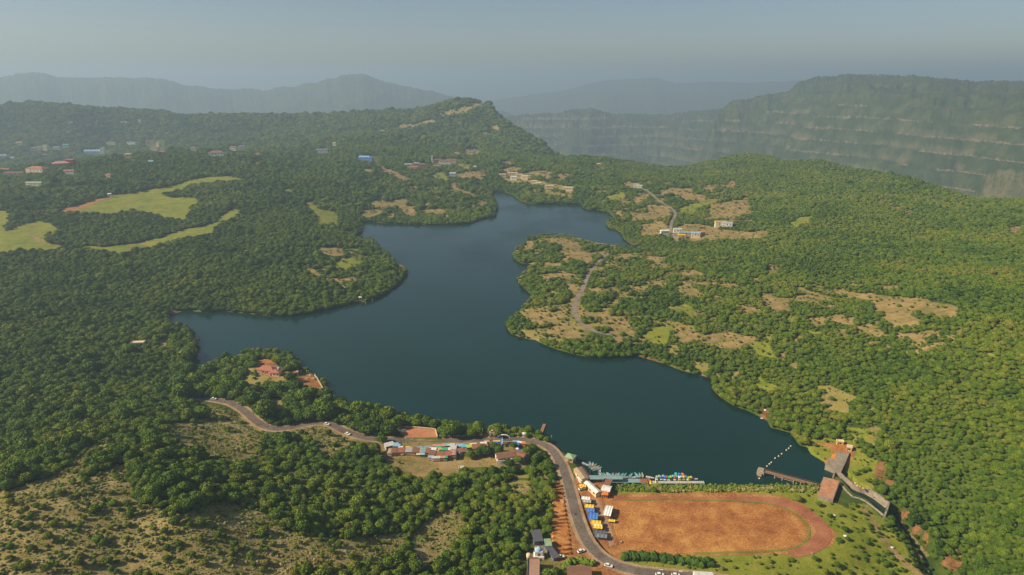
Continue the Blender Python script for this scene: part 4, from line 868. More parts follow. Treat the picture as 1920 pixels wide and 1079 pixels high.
# ---- the houses of the far plateau and the villages: name, label, px, py, width, depth, height, turn, wall, roof, kind, floors, windows
HZ = [
('villa','white two-storey villa alone high in the wooded ridge at upper left',262,228,11,9,8,.1,'white','lgrey','flat',2,3),
('bungalow','long low tan-roofed bungalow just left of the white ridge villa',233,232,22,9,4,.05,'cream','tan','gable',1,4),
('bungalow','low grey-green roofed bungalow in the ridge forest at far left',130,232,26,9,4,.05,'tan','pgreen','gable',1,4),
('villa','leftmost of the three cream stepped villas at the left village',64,283,15,12,10,.15,'cream','cream','flat',3,4),
('villa','middle one of the three cream stepped villas at the left village',75,281,14,12,11,.05,'cream','cream','flat',3,4),
('villa','rightmost of the three cream stepped villas at the left village',86,279,14,12,11,-.05,'cream','cream','flat',3,4),
('shed','pale teal roofed shed right of the three cream villas',107,279,20,10,4,.1,'lgrey','gteal','gable',1,3),
('shed','green roofed shed farther right of the three cream villas',124,274,20,10,4,.1,'lgrey','teal','gable',1,3),
('bungalow','beige low bungalow behind the three cream villas',37,270,22,10,4,.1,'cream','tan','gable',1,4),
('bungalow','brown roofed bungalow below the three cream villas',86,293,18,10,4,.2,'tan','brown','hip',1,3),
('hall','long cream hall behind the blue-white roofed hall',209,270,32,12,5,.05,'cream','cream','flat',1,5),
('hall','long white hall with teal roof edge left of the orange towers',247,269,28,12,5,0,'white','gteal','flat',1,5),
('hall','long hall with pale blue sheet roof in the left village',174,287,46,20,6,.2,'white','pblue','gable',1,6),
('office_block','white three-storey block at the right end of the pale blue hall',193,285,13,12,13,.1,'white','white','flat',3,3),
('tower_house','left one of the two orange tower houses of the left village',276,268,8,8,11,.1,'orange','redroof','hip',3,2),
('tower_house','right one of the two orange tower houses of the left village',290,267,8,8,11,.1,'orange','redroof','hip',3,2),
('villa','yellow cream villa just below the orange tower houses',297,273,12,10,8,-.2,'ochre','cream','flat',2,3),
('mansion','wide cream mansion with brown hipped roof under the orange towers',290,281,26,14,6,0,'cream','brown','hip',1,6),
('cottage','small red-roofed cottage right of the wide cream mansion',305,288,13,9,4,.1,'white','redroof','hip',1,3),
('cottage','small yellowish cottage alone below the white hall',241,294,16,9,5,.1,'ochre','tan','hip',1,3),
('villa','red-roofed cream villa between the mansion and the large brown roof',363,281,17,12,7,.1,'cream','redroof','hip',2,4),
('mansion','large brown-roofed mansion with a white gable end',407,291,32,18,6,.1,'white','brown','hip',1,5),
('villa','white walled red-roofed row villa, left of the pair at the forest clearing',438,281,18,12,7,.0,'white','redroof','gable',2,4),
('villa','red-roofed villa, right of the pair at the forest clearing',454,278,17,12,6,.3,'white','redroof','gable',2,3),
('shed','small pale blue shed in the trees under the cream mansion',284,307,9,7,4,0,'pblue','pblue','gable',1,2),
('mansion','large pinkish-roofed mansion in the left village',115,312,28,16,6,.5,'pink','pink','hip',1,5),
('villa','square red two-storey villa with a cream turret on top',132,308,16,14,9,.1,'red','pink','flat',2,3),
('cottage','red-roofed cottage under the square red villa',131,325,18,9,4,.05,'white','redroof','gable',1,3),
('mansion','large red-roofed house near the left edge of the village',71,322,34,18,6,-.15,'cream','redroof','hip',1,5),
('cottage','brown-roofed cottage left of the large red-roofed house',27,329,28,10,4,.25,'cream','brown','gable',1,4),
('cottage','small reddish-roofed cottage at the left edge of the photo',10,322,17,9,4,.1,'cream','redroof','gable',1,3),
('cottage','brown-roofed cottage alone in the forest above the meadow',205,332,11,9,4,-.2,'tan','redroof','hip',1,2),
('bungalow','pale bungalow half hidden by trees below the red roofs',66,348,26,9,4,-.05,'cream','pgreen','gable',1,4),
('warehouse','long grey-blue roofed warehouse at the left edge of the photo',6,295,24,12,5,.1,'lgrey','pblue','gable',1,4),
('cottage','small white cottage beside the grey-blue warehouse',24,299,8,8,5,.6,'white','white','gable',1,2),
('hut','small white hut at the end of the dirt strip above the meadow',206,368,5,4,3,.1,'white','white','gable',1,2),
('warehouse','low grey-blue roofed warehouse in the forest left of the bright blue one',604,285,30,13,5,.05,'lgrey','slate','gable',1,4),
('cottage','tiny white cottage in the forest above the grey-blue warehouse',627,272,9,8,6,0,'white','cream','hip',1,2),
('warehouse','long blue sheet-roofed warehouse with a bright blue gable end',684,298,27,12,4,-.25,'blue','pblue','gable',1,5),
('shed','bright blue two-storey shed at the right end of the blue warehouse',696,302,8,8,7,-.25,'blue','blue','gable',2,2),
('cottage','green-roofed cottage at the left end of the red-roofed hamlet',766,312,18,10,4,.1,'cream','pgreen','gable',1,3),
('cottage','low red-roofed cottage below the green-roofed one of the hamlet',776,317,18,10,4,-.1,'pink','redroof','gable',1,3),
('cottage','grey-roofed cottage in the middle of the red-roofed hamlet',781,310,13,9,4,.1,'tan','grey','gable',1,3),
('cottage','tall red-brown cottage at the right end of the red-roofed hamlet',792,314,14,10,7,.1,'pink','redroof','gable',2,3),
('farmhouse','white walled farmhouse with long brown roof above the green paddock',834,307,28,14,5,0,'white','brown','gable',1,5),
('farmhouse','brown-roofed farmhouse left of the white walled farmhouse',821,304,16,11,5,.1,'brown','brown','gable',1,3),
('shed','dark red-roofed shed just below the brown-roofed farmhouse',820,315,18,10,4,-.1,'brown','redroof','gable',1,3),
('farmhouse','low brown-roofed barn right of the white walled farmhouse',847,304,24,12,5,-.1,'tan','brown','gable',1,4),
('shed','pale blue walled shed at the left edge of the tan clearing',849,329,14,8,4,.0,'pblue','lgrey','gable',1,3),
('shed','pale pink-roofed shed in the forest above the bare hilltop',857,291,12,8,4,0,'lgrey','pink','gable',1,2),
('hut','tiny white hut by the tan clearing right of the hamlet',891,316,6,5,4,.3,'white','white','gable',1,2),
('water_tower','thin white water tower at the left of the white walled farmhouse',810,301,4,4,11,0,'white','white','flat',2,1),
('block','cream flat-roofed block at the left end above the lake head',942,331,15,11,4,.0,'cream','cream','flat',1,4),
('block','widest cream block of the upper cluster above the lake head',961,329,22,11,5,.0,'cream','cream','flat',1,5),
('block','low white block just below the widest one above the lake head',963,336,14,8,4,-.1,'white','white','flat',1,4),
('block','cream block in the middle of the upper cluster above the lake head',973,332,15,11,5,.05,'cream','cream','flat',1,4),
('block','cream block at the right end of the upper cluster above the lake head',984,334.5,17,11,5,-.2,'cream','cream','flat',1,4),
('block','small cream block, left one of the close pair nearer the lake',1001,343.5,12,9,4,-.1,'cream','cream','flat',1,3),
('block','cream block, right one of the close pair nearer the lake',1009,347,14,10,4,-.2,'cream','cream','flat',1,3),
('block','cream block alone between the close pair and the rightmost one',1029,352.5,17,10,4,-.05,'cream','cream','flat',1,4),
('block','rightmost cream block alone above the lake head',1065,356,20,11,4,-.15,'cream','cream','flat',1,5),
('hut','small yellow hut on the wooded crest right of the cream blocks',1123,311,9,7,4,0,'ochre','yellow','gable',1,2),
('hut','grey-roofed hut at the upper end of the village road',1192,350,9,6,3.5,-.2,'lgrey','grey','gable',1,2),
('hut','long grey-roofed shed beside the upper end of the village road',1199,352,11,5,3.5,-.3,'lgrey','lgrey','gable',1,3),
('farmhouse','cream walled farmhouse on the pinkish clearing right of the village road',1351,423,16,9,5,-.1,'cream','ochre','flat',1,4),
('farmhouse','grey-roofed farmhouse right of the cream walled one on the clearing',1364,424,14,9,4,-.4,'lgrey','grey','gable',1,3),
('hut','small white-roofed hut left of the village road',1246,438,12,6,3.5,.1,'white','white','gable',1,3),
('hut','white-roofed hut just right of the village road',1270,435,11,6,3.5,-.1,'white','lgrey','gable',1,3),
('hut','greenish-roofed hut lowest right of the village road',1285,442,18,8,4,-.1,'tan','gteal','gable',1,3),
('hut','yellow sheet-roofed hut below the greenish one by the village road',1278,446,10,4,3,-.1,'ochre','yellow','mono',1,2),
('hut','pale hut with blue-grey roof at the right of the roadside hamlet',1304,443,12,7,4,-.2,'cream','pblue','gable',1,3),
('hut','small orange-roofed hut at the right end of the roadside hamlet',1315,440,9,6,3,.2,'tan','orange','gable',1,2),
('hut','cream flat-roofed hut alone in the clearing by the left lake arm',259,645,11,5,3,.12,'cream','cream','flat',1,3),
('temple_hut','small pale pointed shrine hut on the rocky left shore',676,560,3.4,3.4,3.5,.1,'cream','cream','hip',1,1),
]
for (nm, lb, px, py, w, d, h, rz, wl, rf, kd, fl, wn_) in HZ:
    house(nm, lb, nm.replace('_', ' '), px, py, w, d, h, rz, wl, rf, kd, None, fl, wn_, lift=h * .5)

# ---- the house on the headland and its terraces
house('house', 'long red-tiled house with pale ridge caps on the headland', 'house', 502, 693, 15, 8, 3.4, -.25, 'pink', 'redroof', 'hip', 2.6, 1, 4)
house('house', 'square red-roofed annex with a white door right of the headland house', 'house', 517, 698, 8, 6.5, 3.0, -.1, 'cream', 'redroof', 'hip', 1.8, 1, 3)
house('shed', 'low grey-roofed wing joining the two red roofs on the headland', 'shed', 514, 691, 10, 4, 3.2, -.3, 'grey', 'grey', 'gable', .9, 1, 3)
house('shed', 'small pinkish shed at the shore behind the headland house', 'shed', 554, 698, 4.5, 3.5, 2.6, .1, 'pink', 'pink', 'gable', None, 1, 2)
def wall_line(name, label, cat, pp, zt, hgt, th, mat, plane=None, cap=None, group=None, parent=None, kind=None):
    """a wall following points seen in the photograph (its top edge), as one mesh"""
    if plane is None: W_ = [at(p[0], p[1]) for p in pp]
    else: W_ = [(float(a), float(b), plane) for a, b in zip(*plane_pt([p[0] for p in pp], [p[1] for p in pp], plane))]
    c = W_[0]; m = MB(); k = MB()
    for i in range(len(W_) - 1):
        a = Vector(W_[i]); b = Vector(W_[i + 1]); d = b - a; L = math.hypot(d.x, d.y); r = math.atan2(d.y, d.x); mid = (a + b) / 2 - Vector(c)
        if plane is None: m.box((mid.x, mid.y, mid.z + hgt / 2 - .3), (L + th * .5, th + .002 * i, hgt + .6), r)
        else: m.box((mid.x, mid.y, -hgt / 2), (L + th * .5, th + .002 * i, hgt), r)
        if cap: k.box((mid.x, mid.y, (hgt if plane is None else 0) + .08), (L + th * .5, th + .3 + .002 * i, .16), r)
    t = thing(name, label, cat, c, 0, group) if not kind else None
    m.obj('wall_body', mat, t)
    if cap: k.obj('coping', cap, t)
    return t
wall_line('garden_wall', 'curved pale garden wall edging the brown terrace on the headland', 'wall', [(590,705),(594,709),(598,716),(602,723),(606,730)], 0, 1.2, .4, P_('tan'), cap=P_('lgrey'))
g = random.Random(5)
for i, (px, py, c) in enumerate([(562,698,'white'),(568,695,'cream'),(575,697,'lgrey'),(579,706,'cream'),(574,711,'tan'),(588,711,'tan')]):
    x, y, z = at(px, py); m = MB(); m.box((0, 0, .5), (1.6, .35, 1.6), g.random() * 3); m.box((1, .8, .3), (.35, 1.8, 1.1), g.random())
    o = m.obj('ruined_wall', P_(c)); o.location = (x, y, z); tag(o, ['broken white wall stub nearest the shore shed on the headland', 'broken cream wall stub in the ruins behind the headland terrace', 'broken grey wall stub in the ruins behind the headland terrace', 'broken cream wall stub at the upper left corner of the brown terrace', 'low tan wall stub on the left side of the brown terrace', 'low tan wall stub in the middle of the brown terrace'][i], 'wall')

# ---- market stalls
def stall(px, py, w, d, h, roof, wall, label, rz=0.0, awn=None, tilt=.5, group='market stalls beside the lake road'):
    p = at(px, py, h)
    t = thing('market_stall', label, 'stall', p, rz, group)
    m = MB(); m.box((0, d / 2 - .05, h / 2 - .2), (w, .1, h + .2)); m.box((-w / 2 + .05, 0, h / 2 - .2), (.1, d - .25, h + .2)); m.box((w / 2 - .05, 0, h / 2 - .2), (.1, d - .25, h + .2))
    m.box((0, -d / 2 + .15, h * .36), (w - .25, .1, h * .72)); m.obj('wall', P_(wall), t)
    r = MB().mono(w, d, h, h + tilt, .22); r.obj('roof', corrug(roof), t)
    MB().box((0, -d / 2 - .02, .5), (w * .8, .5, 1.0)).obj('counter', P_('wood'), t)
    if awn:
        a = MB(); a.add([(-w / 2, -d / 2 - .1, h - .1), (w / 2, -d / 2 - .1, h - .1), (w / 2, -d / 2 - 1.7, h - .75), (-w / 2, -d / 2 - 1.7, h - .75)], [(3, 2, 1, 0)]); 
        a.add([(-w / 2, -d / 2 - .1, h - .14), (w / 2, -d / 2 - .1, h - .14), (w / 2, -d / 2 - 1.7, h - .79), (-w / 2, -d / 2 - 1.7, h - .79)], [(0, 1, 2, 3)]); a.obj('awning', P_(awn), t)
    return t
zx = lambda a: 700 + a / 6.4
zy = lambda a: 790 + a / 6.4
front = [(205,362,'tan','cream',None),(250,355,'brown','cream',None),(297,352,'rust','cream',None),(345,350,'rust','cream',None),(392,348,'tan','white',None),(432,346,'grey','cream',None),(472,350,'rust','tan',None),(515,352,'brown','tan',None),(555,350,'tan','cream','cream'),(602,350,'gteal','pblue','pblue'),(650,355,'rust','cream',None)]
for k, (a, b, rf, wl, aw) in enumerate(front):
    stall(zx(a), zy(b), 3.1 + .3 * (k % 3), 5.2, 2.5 + .15 * (k % 2), rf, wl, f'{rf if rf != "gteal" else "teal"}-roofed stall with {wl if wl!="pblue" else "blue"} front, {ORD[k]} from the left facing the dirt yard', (k % 3 - 1) * .05, aw)
backs = [(192,278,6.5,4.5,'lgrey','grey',.5,'large pale grey-roofed stall at the left end of the market'),(282,283,5,4,'pblue','grey',0,'blue-grey roofed stall behind the front row near the left end'),(325,322,3,3,'white','white',0,'small white-roofed stall behind the front row near the left end'),(420,322,4,2.4,'yellow','ochre',0,'yellow-roofed stall in the back row of the market'),(478,325,4.5,2.6,'brown','brown',0,'dark brown-roofed stall right of the yellow-roofed one'),(540,320,5,2.4,'gteal','brown',0,'grey-green roofed stall in the back row right of the dark one'),(610,340,5,3,'redroof','cream',.1,'red-roofed stall in the back row left of the large tarp block'),(648,322,4,3.4,'gteal','grey',.1,'small grey-green roofed stall touching the large tarp block'),
 (790,293,9,2.0,'pink','cream',0,'long pink-roofed stall along the road side of the tarp block'),(868,284,5,2,'cyan','cream',0,'teal-roofed stall at the road side of the tarp block'),(925,284,6,2.2,'lgrey','grey',0,'pale grey-roofed stall at the road side of the tarp block'),
 (712,334,5,2.4,'white','white',0,'white tarp-covered stall at the upper left of the tarp block'),(778,318,4,2.4,'green','green',0,'dark green tarp-covered stall left of the bright green one'),(800,336,2.6,2,'ochre','cream',0,'small yellowish tarp-covered stall between the two green ones'),(850,336,5.5,2.6,'green','green',0,'bright green tarp-covered stall in the middle of the tarp block'),(905,335,4,2.6,'white','white',0,'white tarp-covered stall right of the bright green one'),(962,318,4.6,4.2,'lgrey','grey',0,'large grey-roofed stall at the upper right of the tarp block'),
 (710,382,4.6,4.5,'brown','brown',0,'dark brown-roofed stall at the left side of the tarp block'),(755,372,3.4,3.4,'tan','cream',0,'tan-roofed stall in the middle of the tarp block'),(797,392,4,4.5,'rust','ochre',0,'rusty roofed stall with ochre front in the tarp block'),(850,385,4.2,4,'brown','green',0,'brown-roofed stall with green walls in the tarp block'),(900,388,4.4,5,'redroof','brown',0,'dark red-roofed stall in the right half of the tarp block'),(948,380,3.4,5,'pink','lgrey',0,'pinkish grey-roofed stall near the right side of the tarp block'),(980,372,3,7,'pink','lgrey',0,'narrow pink-roofed stall along the right wall of the tarp block'),
 (690,428,3.6,2,'pblue','lgrey',0,'pale blue-roofed stall at the lower left of the tarp block'),(750,436,5.6,2.2,'lgrey','white',.05,'pale grey and white stall at the lower edge of the tarp block'),(808,432,5.6,1.8,'tan','cream',0,'cream-fronted stall at the lower edge of the tarp block'),(862,430,3,2.2,'green','green',0,'small green stall at the lower edge of the tarp block'),
 (1038,292,5,3,'pblue','pblue',.1,'blue-grey roofed stall just right of the tarp block'),(1100,300,4.6,2.8,'cyan','cyan',.1,'bright cyan-roofed stall right of the tarp block'),(1150,303,3.6,3,'lime','green',.2,'lime green-roofed stall right of the cyan one'),(1052,350,4.4,5,'rust','pblue',.5,'rusty roofed stall with a pale blue slanted side'),(1095,350,3.4,4,'brown','brown',.2,'brown-roofed stall right of the one with the pale blue side'),(1200,280,4.6,2,'white','white',.15,'white-roofed stall near the road, right of the lime green one'),(1262,303,9,5.5,'rust','brown',.1,'widest rusty-roofed stall right of the tarp block'),(1322,263,4.4,1.8,'white','cream',.1,'small white-roofed stall by the road left of the gate tower'),(1345,295,3.4,4,'redroof','cream',0,'narrow red-roofed stall left of the gate tower'),(1296,328,4,1.8,'white','white',-.3,'white-roofed stall below the widest rusty one'),(1345,330,5,2.4,'tan','cream',.1,'tan-roofed stall at the lower right of the widest rusty one'),(1362,243,3.4,1.6,'tan','red',.1,'small tan stall at the kerb left of the gate tower'),
 (1490,241,6,1.4,'ochre','pblue',0,'yellow-roofed stall right of the gate tower'),(1470,262,2.4,2,'blue','blue',0,'small blue stall at the foot of the gate tower'),(1712,243,4.6,1.6,'gteal','white',0,'pale green-roofed stall right of the white slide arch'),(1765,255,4.2,1.6,'white','white',-.1,'white-roofed stall near the right end of the market'),(1730,275,2.4,2.4,'blue','pblue',-.1,'small blue stall near the right end of the market'),(1803,262,2.6,2.2,'orange','orange',-.1,'small orange stall at the right end of the market')]
for (a, b, w, d, rf, wl, rz, lb) in backs: stall(zx(a), zy(b), w * .92, d, 2.6 if d < 4 else 3.0, rf, wl, lb, rz, None, .3)
x, y, z = at(zx(1000), zy(360), 3)
o = MB().box((0, 0, 1.6), (.35, 13, 3.6)).box((-.2, 0, 3.5), (.5, 13.2, .2)).obj('shade_wall', P_('dgrey')); o.location = (x, y, z); tag(o, 'tall wall on the right side of the tarp block, darkened to stand for its shade', 'wall')  # dark grey puts the block's right-hand shadow into the wall colour
x, y, z = at(zx(322), zy(272), 3)
o = MB().box((0, 0, 1.8), (1.6, .5, 3.6)).box((0, 0, 3.7), (1.9, .8, .2)).obj('signboard', P_('dark')); o.location = (x, y, z); tag(o, 'tall dark board standing at the left end of the market', 'signboard')
# gate tower
t = thing('gate_tower', 'tall red and cream banded gate tower beside the lake road', 'tower', at(zx(1425), zy(268)), 0)
for s_ in (-1, 1):
    q = MB()
    for k in range(5): q.box((s_ * 1.25, 0, .9 + k * 1.6), (.9, .9, 1.6 - .002 * k), 0, k % 2)
    q.obj('pillar', [P_('cream'), P_('redroof')], t)
q = MB(); q.box((0, 0, 8.5), (3.8, 1.1, .9), 0, 0); q.box((0, 0, 5.2), (1.6, .6, .6), 0, 1); q.box((0, 0, 9.3), (2.6, 1.0, .7), 0, 1); q.box((0, 0, 9.9), (1.2, .9, .5), 0, 0); q.obj('lintel', [P_('cream'), P_('redroof')], t)
# slide arch, slide, hall and awning of the play area
t = thing('water_slide', 'white arch with a pale blue slide behind the market', 'slide', at(zx(1590), zy(300)), 0)
q = MB()
for k in range(10):
    a0, a1 = math.pi * k / 10, math.pi * (k + 1) / 10
    q.tube((-1.5 + 4.2 * math.cos(a0), 6, 3 + 2.2 * math.sin(a0)), (-1.5 + 4.2 * math.cos(a1), 6, 3 + 2.2 * math.sin(a1)), .45)
q.obj('arch', P_('white'), t)
q = MB(); q.box((-3, 2.5, 2.6), (1.5, 9, .25)); q.box((-3.75, 2.5, 2.9), (.15, 9, .7)); q.box((-2.25, 2.5, 2.9), (.15, 9, .7)); q.obj('chute', P_('pblue'), t)
for s_ in (0, 1): MB().tube((-3, 5 - 6 * s_, 0), (-3, 5 - 6 * s_, 2.5), .14).obj('post', P_('white'), t)
t = house('hall', 'L-shaped hall with brown roof and curved white front below the play area', 'hall', zx(1585), zy(415), 12, 7, 3.4, .28, 'cream', 'brown', 'gable', 1.0, 1, 4)
q = MB()
for k in range(8):
    a = -.55 + k * .16; q.box((-1.5 + 9 * math.sin(a), -4.6 + 1.6 * (1 - math.cos(a) * 1.0) * 3 - .9, 1.3), (1.6, .3, 3.2 + .002 * k), a * .35)
q.obj('curved_front', P_('white'), t)
house('hall', 'small brown-roofed wing right of the hall with the curved white front', 'hall', zx(1745), zy(405), 9, 6.5, 3.2, -.5, 'tan', 'rust', 'gable', .9, 1, 3)
t = thing('pool_slide', 'white and blue striped long slide on posts beside the play hall', 'slide', at(zx(1785), zy(385), 2.5), -.9)
q = MB()
for k in range(6): q.box((-5 + k * 2, 0, 3.6 - k * .42), (2.05, 1.7, .25), 0, k % 2)
q.obj('chute', [P_('white'), P_('blue')], t)
for k in range(3): MB().tube((-4 + k * 3.6, 0, 0), (-4 + k * 3.6, 0, 3.3 - k * .75), .12).obj('post', P_('white'), t)
house('kiosk', 'small white kiosk at the lake edge near the little jetty', 'kiosk', zx(1820), zy(155), 3, 2.6, 2.6, 0, 'white', 'lgrey', 'hip', .8, 1, 2)
house('kiosk', 'low white box kiosk in the trees below the dirt yard', 'kiosk', 865, 879, 2.8, 2.0, 2.2, .1, 'white', 'white', 'flat', None, 1, 1)
# forecourt wall, lake-side wall with posts
wall_line('forecourt_wall', 'low tan wall round the back of the brick forecourt', 'wall', [(747,801),(782,803),(816,806),(820,821)], 0, .8, .35, P_('tan'), cap=P_('cream'))
t = thing('lake_parapet', 'long low parapet with cream posts between the road and the lake trees', 'parapet', at(825, 819.5), 0)
p0 = Vector(at(825, 819.5)); q = MB(); c = MB()
PW_ = [Vector(at(a, b)) for a, b in [(825,819.5),(860,818.5),(900,817.5),(940,816.5),(975,816.5),(1000,819),(1020,826)]]
for i in range(len(PW_) - 1):
    a, b = PW_[i] - p0, PW_[i + 1] - p0; d = b - a; L = math.hypot(d.x, d.y); r = math.atan2(d.y, d.x); mid = (a + b) / 2
    q.box((mid.x, mid.y, mid.z + .35), (L, .3, .9), r, 1 if i == 3 else 0)
q.obj('wall_body', [P_('tan'), P_('orange')], t)
for i in range(len(PW_) - 1):
    for k in range(4):
        e = (PW_[i] - p0).lerp(PW_[i + 1] - p0, k / 4); MB().box((e.x, e.y, e.z + .6), (.5, .5, 1.5)).box((e.x, e.y, e.z + 1.4), (.65, .65, .12)).obj('post', P_('cream'), t)
t = thing('road_sign', 'pale rectangular signboard on two posts at the left of the forecourt', 'sign', at(757, 817), .2)
for s_ in (-1, 1): MB().tube((s_ * 1.4, 0, 0), (s_ * 1.4, 0, 4.6), .09).obj('post', P_('grey'), t)
MB().box((0, -.1, 3.8), (3.8, .12, 1.9)).obj('panel', P_('lgrey'), t)
t = thing('road_gantry', 'thin grey pole gantry over the road at the market end', 'gantry', at(762, 833), 0)
MB().tube((0, 0, 0), (0, 0, 6.4), .11).tube((0, 0, 6.3), (0, -3.4, 6.4), .07).obj('pole', P_('grey'), t); MB().box((0, -3.4, 6.35), (.7, .5, .16)).obj('lamp', P_('lgrey'), t)
for i, (px, py) in enumerate([(808,821),(905,819),(1034,832),(1059,872),(1074,908)]):
    t = thing('street_lamp', 'grey curved-arm street lamp, %s along the lake road from the forecourt' % ORD[i], 'lamp', at(px, py), -.2 * i - 1.4, 'street lamps along the lake road')
    MB().tube((0, 0, 0), (0, 0, 6.5), .09, .06).tube((0, 0, 6.4), (1.6, 0, 6.8), .05).obj('pole', P_('grey'), t); MB().box((1.8, 0, 6.75), (.7, .28, .14)).obj('lamp_head', P_('lgrey'), t)
# little jetty
a = Vector(at(1015, 811, .7, True)); b = Vector(at(1021, 795, .7, True)); d = b - a; L = d.length; r = math.atan2(d.y, d.x)
t = thing('jetty', 'small brown plank jetty reaching into the lake near the road bend', 'jetty', a, r)
m = MB()
for k in range(int(L / .5)): m.box((.25 + k * .5, 0, .75), (.46, 2.3, .12))
m.obj('deck', P_('wood'), t)
for k in range(3):
    for s_ in (-1, 1): MB().tube((1 + k * (L - 2) / 2, s_ * 1.0, -2), (1 + k * (L - 2) / 2, s_ * 1.0, 1.5), .12).obj('pile', P_('brown'), t)

# ---- boating harbour
dx = lambda a: 1060 + a / 6.857
dy = lambda a: 840 + a / 6.857
house('boathouse', 'green-grey roofed boathouse at the shore left of the harbour', 'boathouse', dx(66), dy(118), 5.6, 5.2, 3, -.5, 'tan', 'pgreen', 'hip', 1.3, 1, 2)
def longshed(a, b, c, d, wd, h, wall, roof, label, name='shed', kind='gable', rise=.7):
    p0 = at(dx(a), dy(b), h); p1 = at(dx(c), dy(d), h); v = Vector(p1) - Vector(p0); L = math.hypot(v.x, v.y)
    return house(name, label, 'shed', 0, 0, L, wd, h, math.atan2(v.y, v.x), wall, roof, kind, rise, 1, 3, p=((p0[0] + p1[0]) / 2, (p0[1] + p1[1]) / 2, max(p0[2], p1[2], .8)))
longshed(150, 268, 250, 402, 4.2, 2.8, 'cream', 'tan', 'long tan-roofed shed between the road and the harbour basin')
longshed(205, 262, 300, 392, 3.0, 2.4, 'brown', 'brown', 'long dark brown-roofed shed on the basin side of the tan one')
longshed(275, 440, 425, 580, 3.6, 2.8, 'cream', 'white', 'long white-roofed shed at the lower side of the basin')
longshed(480, 510, 580, 530, 6.0, 3.0, 'red', 'white', 'broad pale-roofed ticket shed with red front at the dock head')
longshed(490, 452, 588, 456, 4.6, 2.6, 'brown', 'brown', 'flat grey-brown roofed shed between the dock and the ticket shed', kind='flat')
longshed(465, 585, 545, 590, 3.0, 2.4, 'orange', 'orange', 'small orange-roofed stall below the ticket shed', kind='mono', rise=.3)
longshed(160, 380, 215, 428, 1.2, 1.6, 'white', 'white', 'thin white sheet lean-to beside the tan-roofed shed', kind='mono', rise=.2)
def zdeck(a, b, z): x, y = plane_pt(dx(a), dy(b), z); return float(x), float(y)
def dock(label, a0, a1, yc, wid, z, mats, posts, name='dock', roof=None, rail=False, slats=True):
    x0, y0 = zdeck(a0, yc, z); x1, y1 = zdeck(a1, yc, z); L = math.hypot(x1 - x0, y1 - y0); r = math.atan2(y1 - y0, x1 - x0)
    t = thing(name, label, 'dock', (x0, y0, 0), r)
    m = MB(); k = int(L / .6)
    for i in range(k): m.box((.3 + i * L / k, 0, z), (L / k * .93, wid, .16), 0, i % len(mats))
    m.obj('deck', [P_(q) for q in mats], t)
    for i in range(posts):
        for s_ in (-1, 1): MB().tube((1 + i * (L - 2) / max(1, posts - 1), s_ * (wid / 2 - .2), -2.5), (1 + i * (L - 2) / max(1, posts - 1), s_ * (wid / 2 - .2), z + .1), .16).obj('pile', P_('grey'), t)
    if roof:
        q = MB(); q.gable(L, wid, z + 2.4, .6, .15); q.obj('canopy', corrug(roof), t)
    if rail:
        q = MB()
        for i in range(int(L / 2)): q.tube((1 + i * 2, -wid / 2 + .1, z), (1 + i * 2, -wid / 2 + .1, z + 1), .05)
        q.box((L / 2, -wid / 2 + .1, z + 1), (L - 1, .07, .07)); q.obj('railing', P_('lgrey'), t)
    return t
dock('long boat dock under a grey-teal sheet canopy', 492, 962, 424, 4.2, .9, ['gteal'], 7, roof='gteal')
dock('red-brown pier section at the end of the covered dock', 965, 1060, 430, 5.4, 1.0, ['redroof', 'brown'], 3)
dock('short rusty pontoon right of the red-brown pier section', 1062, 1095, 415, 4.4, .7, ['rust'], 2, name='pontoon')
dock('long open grey plank pier at the right of the harbour', 1100, 1785, 444, 2.6, .8, ['lgrey', 'grey'], 8, rail=True)
t = thing('floating_platform', 'yellow floating platform moored at the long plank pier', 'platform', (*zdeck(1130, 448, .5), 0), 0)
MB().box((0, 0, .35), (5, 3.6, .5)).obj('deck', P_('yellow'), t); MB().box((-1.6, 0, 1.1), (.2, 2.8, 1.0)).box((1.6, 0, 1.1), (.2, 2.8, 1.0)).obj('railing', P_('yellow'), t)
t = thing('landing_stage', 'rusty landing stage with steps inside the harbour basin', 'landing stage', (*zdeck(400, 425, .5), 0), -.7)
MB().box((0, 0, .5), (11, 3.2, .3)).box((0, 2, .25), (10, 1, .3)).obj('deck', P_('rust'), t)
for k in range(4): MB().tube((-4.5 + 3 * k, -1.4, -2), (-4.5 + 3 * k, -1.4, 1.3), .12).obj('pile', P_('brown'), t)
# boats
def boat_mesh(L, W_, H, nm, mat, blunt=.35):
    V = []; F_ = []; n = 9; prof = [(-1, 1.0), (-.8, .1), (0, -.35), (.8, .1), (1, 1.0), (.86, .95), (.68, .25), (0, .0), (-.68, .25), (-.86, .95)]
    for i in range(n):
        t = i / (n - 1); x = (t - .5) * L; w = W_ / 2 * max(.06, math.sin(min(1, (t + blunt * .4) / (1 + blunt * .4)) ** .8 * math.pi) ** .55 if t < 1 else .06)
        sh = H * (1 + .5 * (2 * t - 1) ** 2)
        for (a, b) in prof: V.append((x, a * w, b * sh * .55 + .1))
    m_ = len(prof)
    for i in range(n - 1):
        for j in range(m_): F_.append((i * m_ + j, (i + 1) * m_ + j, (i + 1) * m_ + (j + 1) % m_, i * m_ + (j + 1) % m_))
    F_.append(tuple(range(m_))); F_.append(tuple(range((n - 1) * m_, n * m_))[::-1])
    me = bpy.data.meshes.new(nm); me.from_pydata(V, [], F_); me.materials.append(mat); me.update(); return me
BH = {c: boat_mesh(5.4, 1.75, .7, 'hull', P_(c)) for c in ('teal', 'lgrey', 'pgreen', 'orange', 'gteal', 'cyan', 'rust')}
def bench_mesh():
    m = MB()
    m.box((0, 0, .33), (.34, 1.3, .07)); me = bpy.data.meshes.new('bench'); me.from_pydata(m.V, [], m.F); me.materials.append(P_('wood')); return me
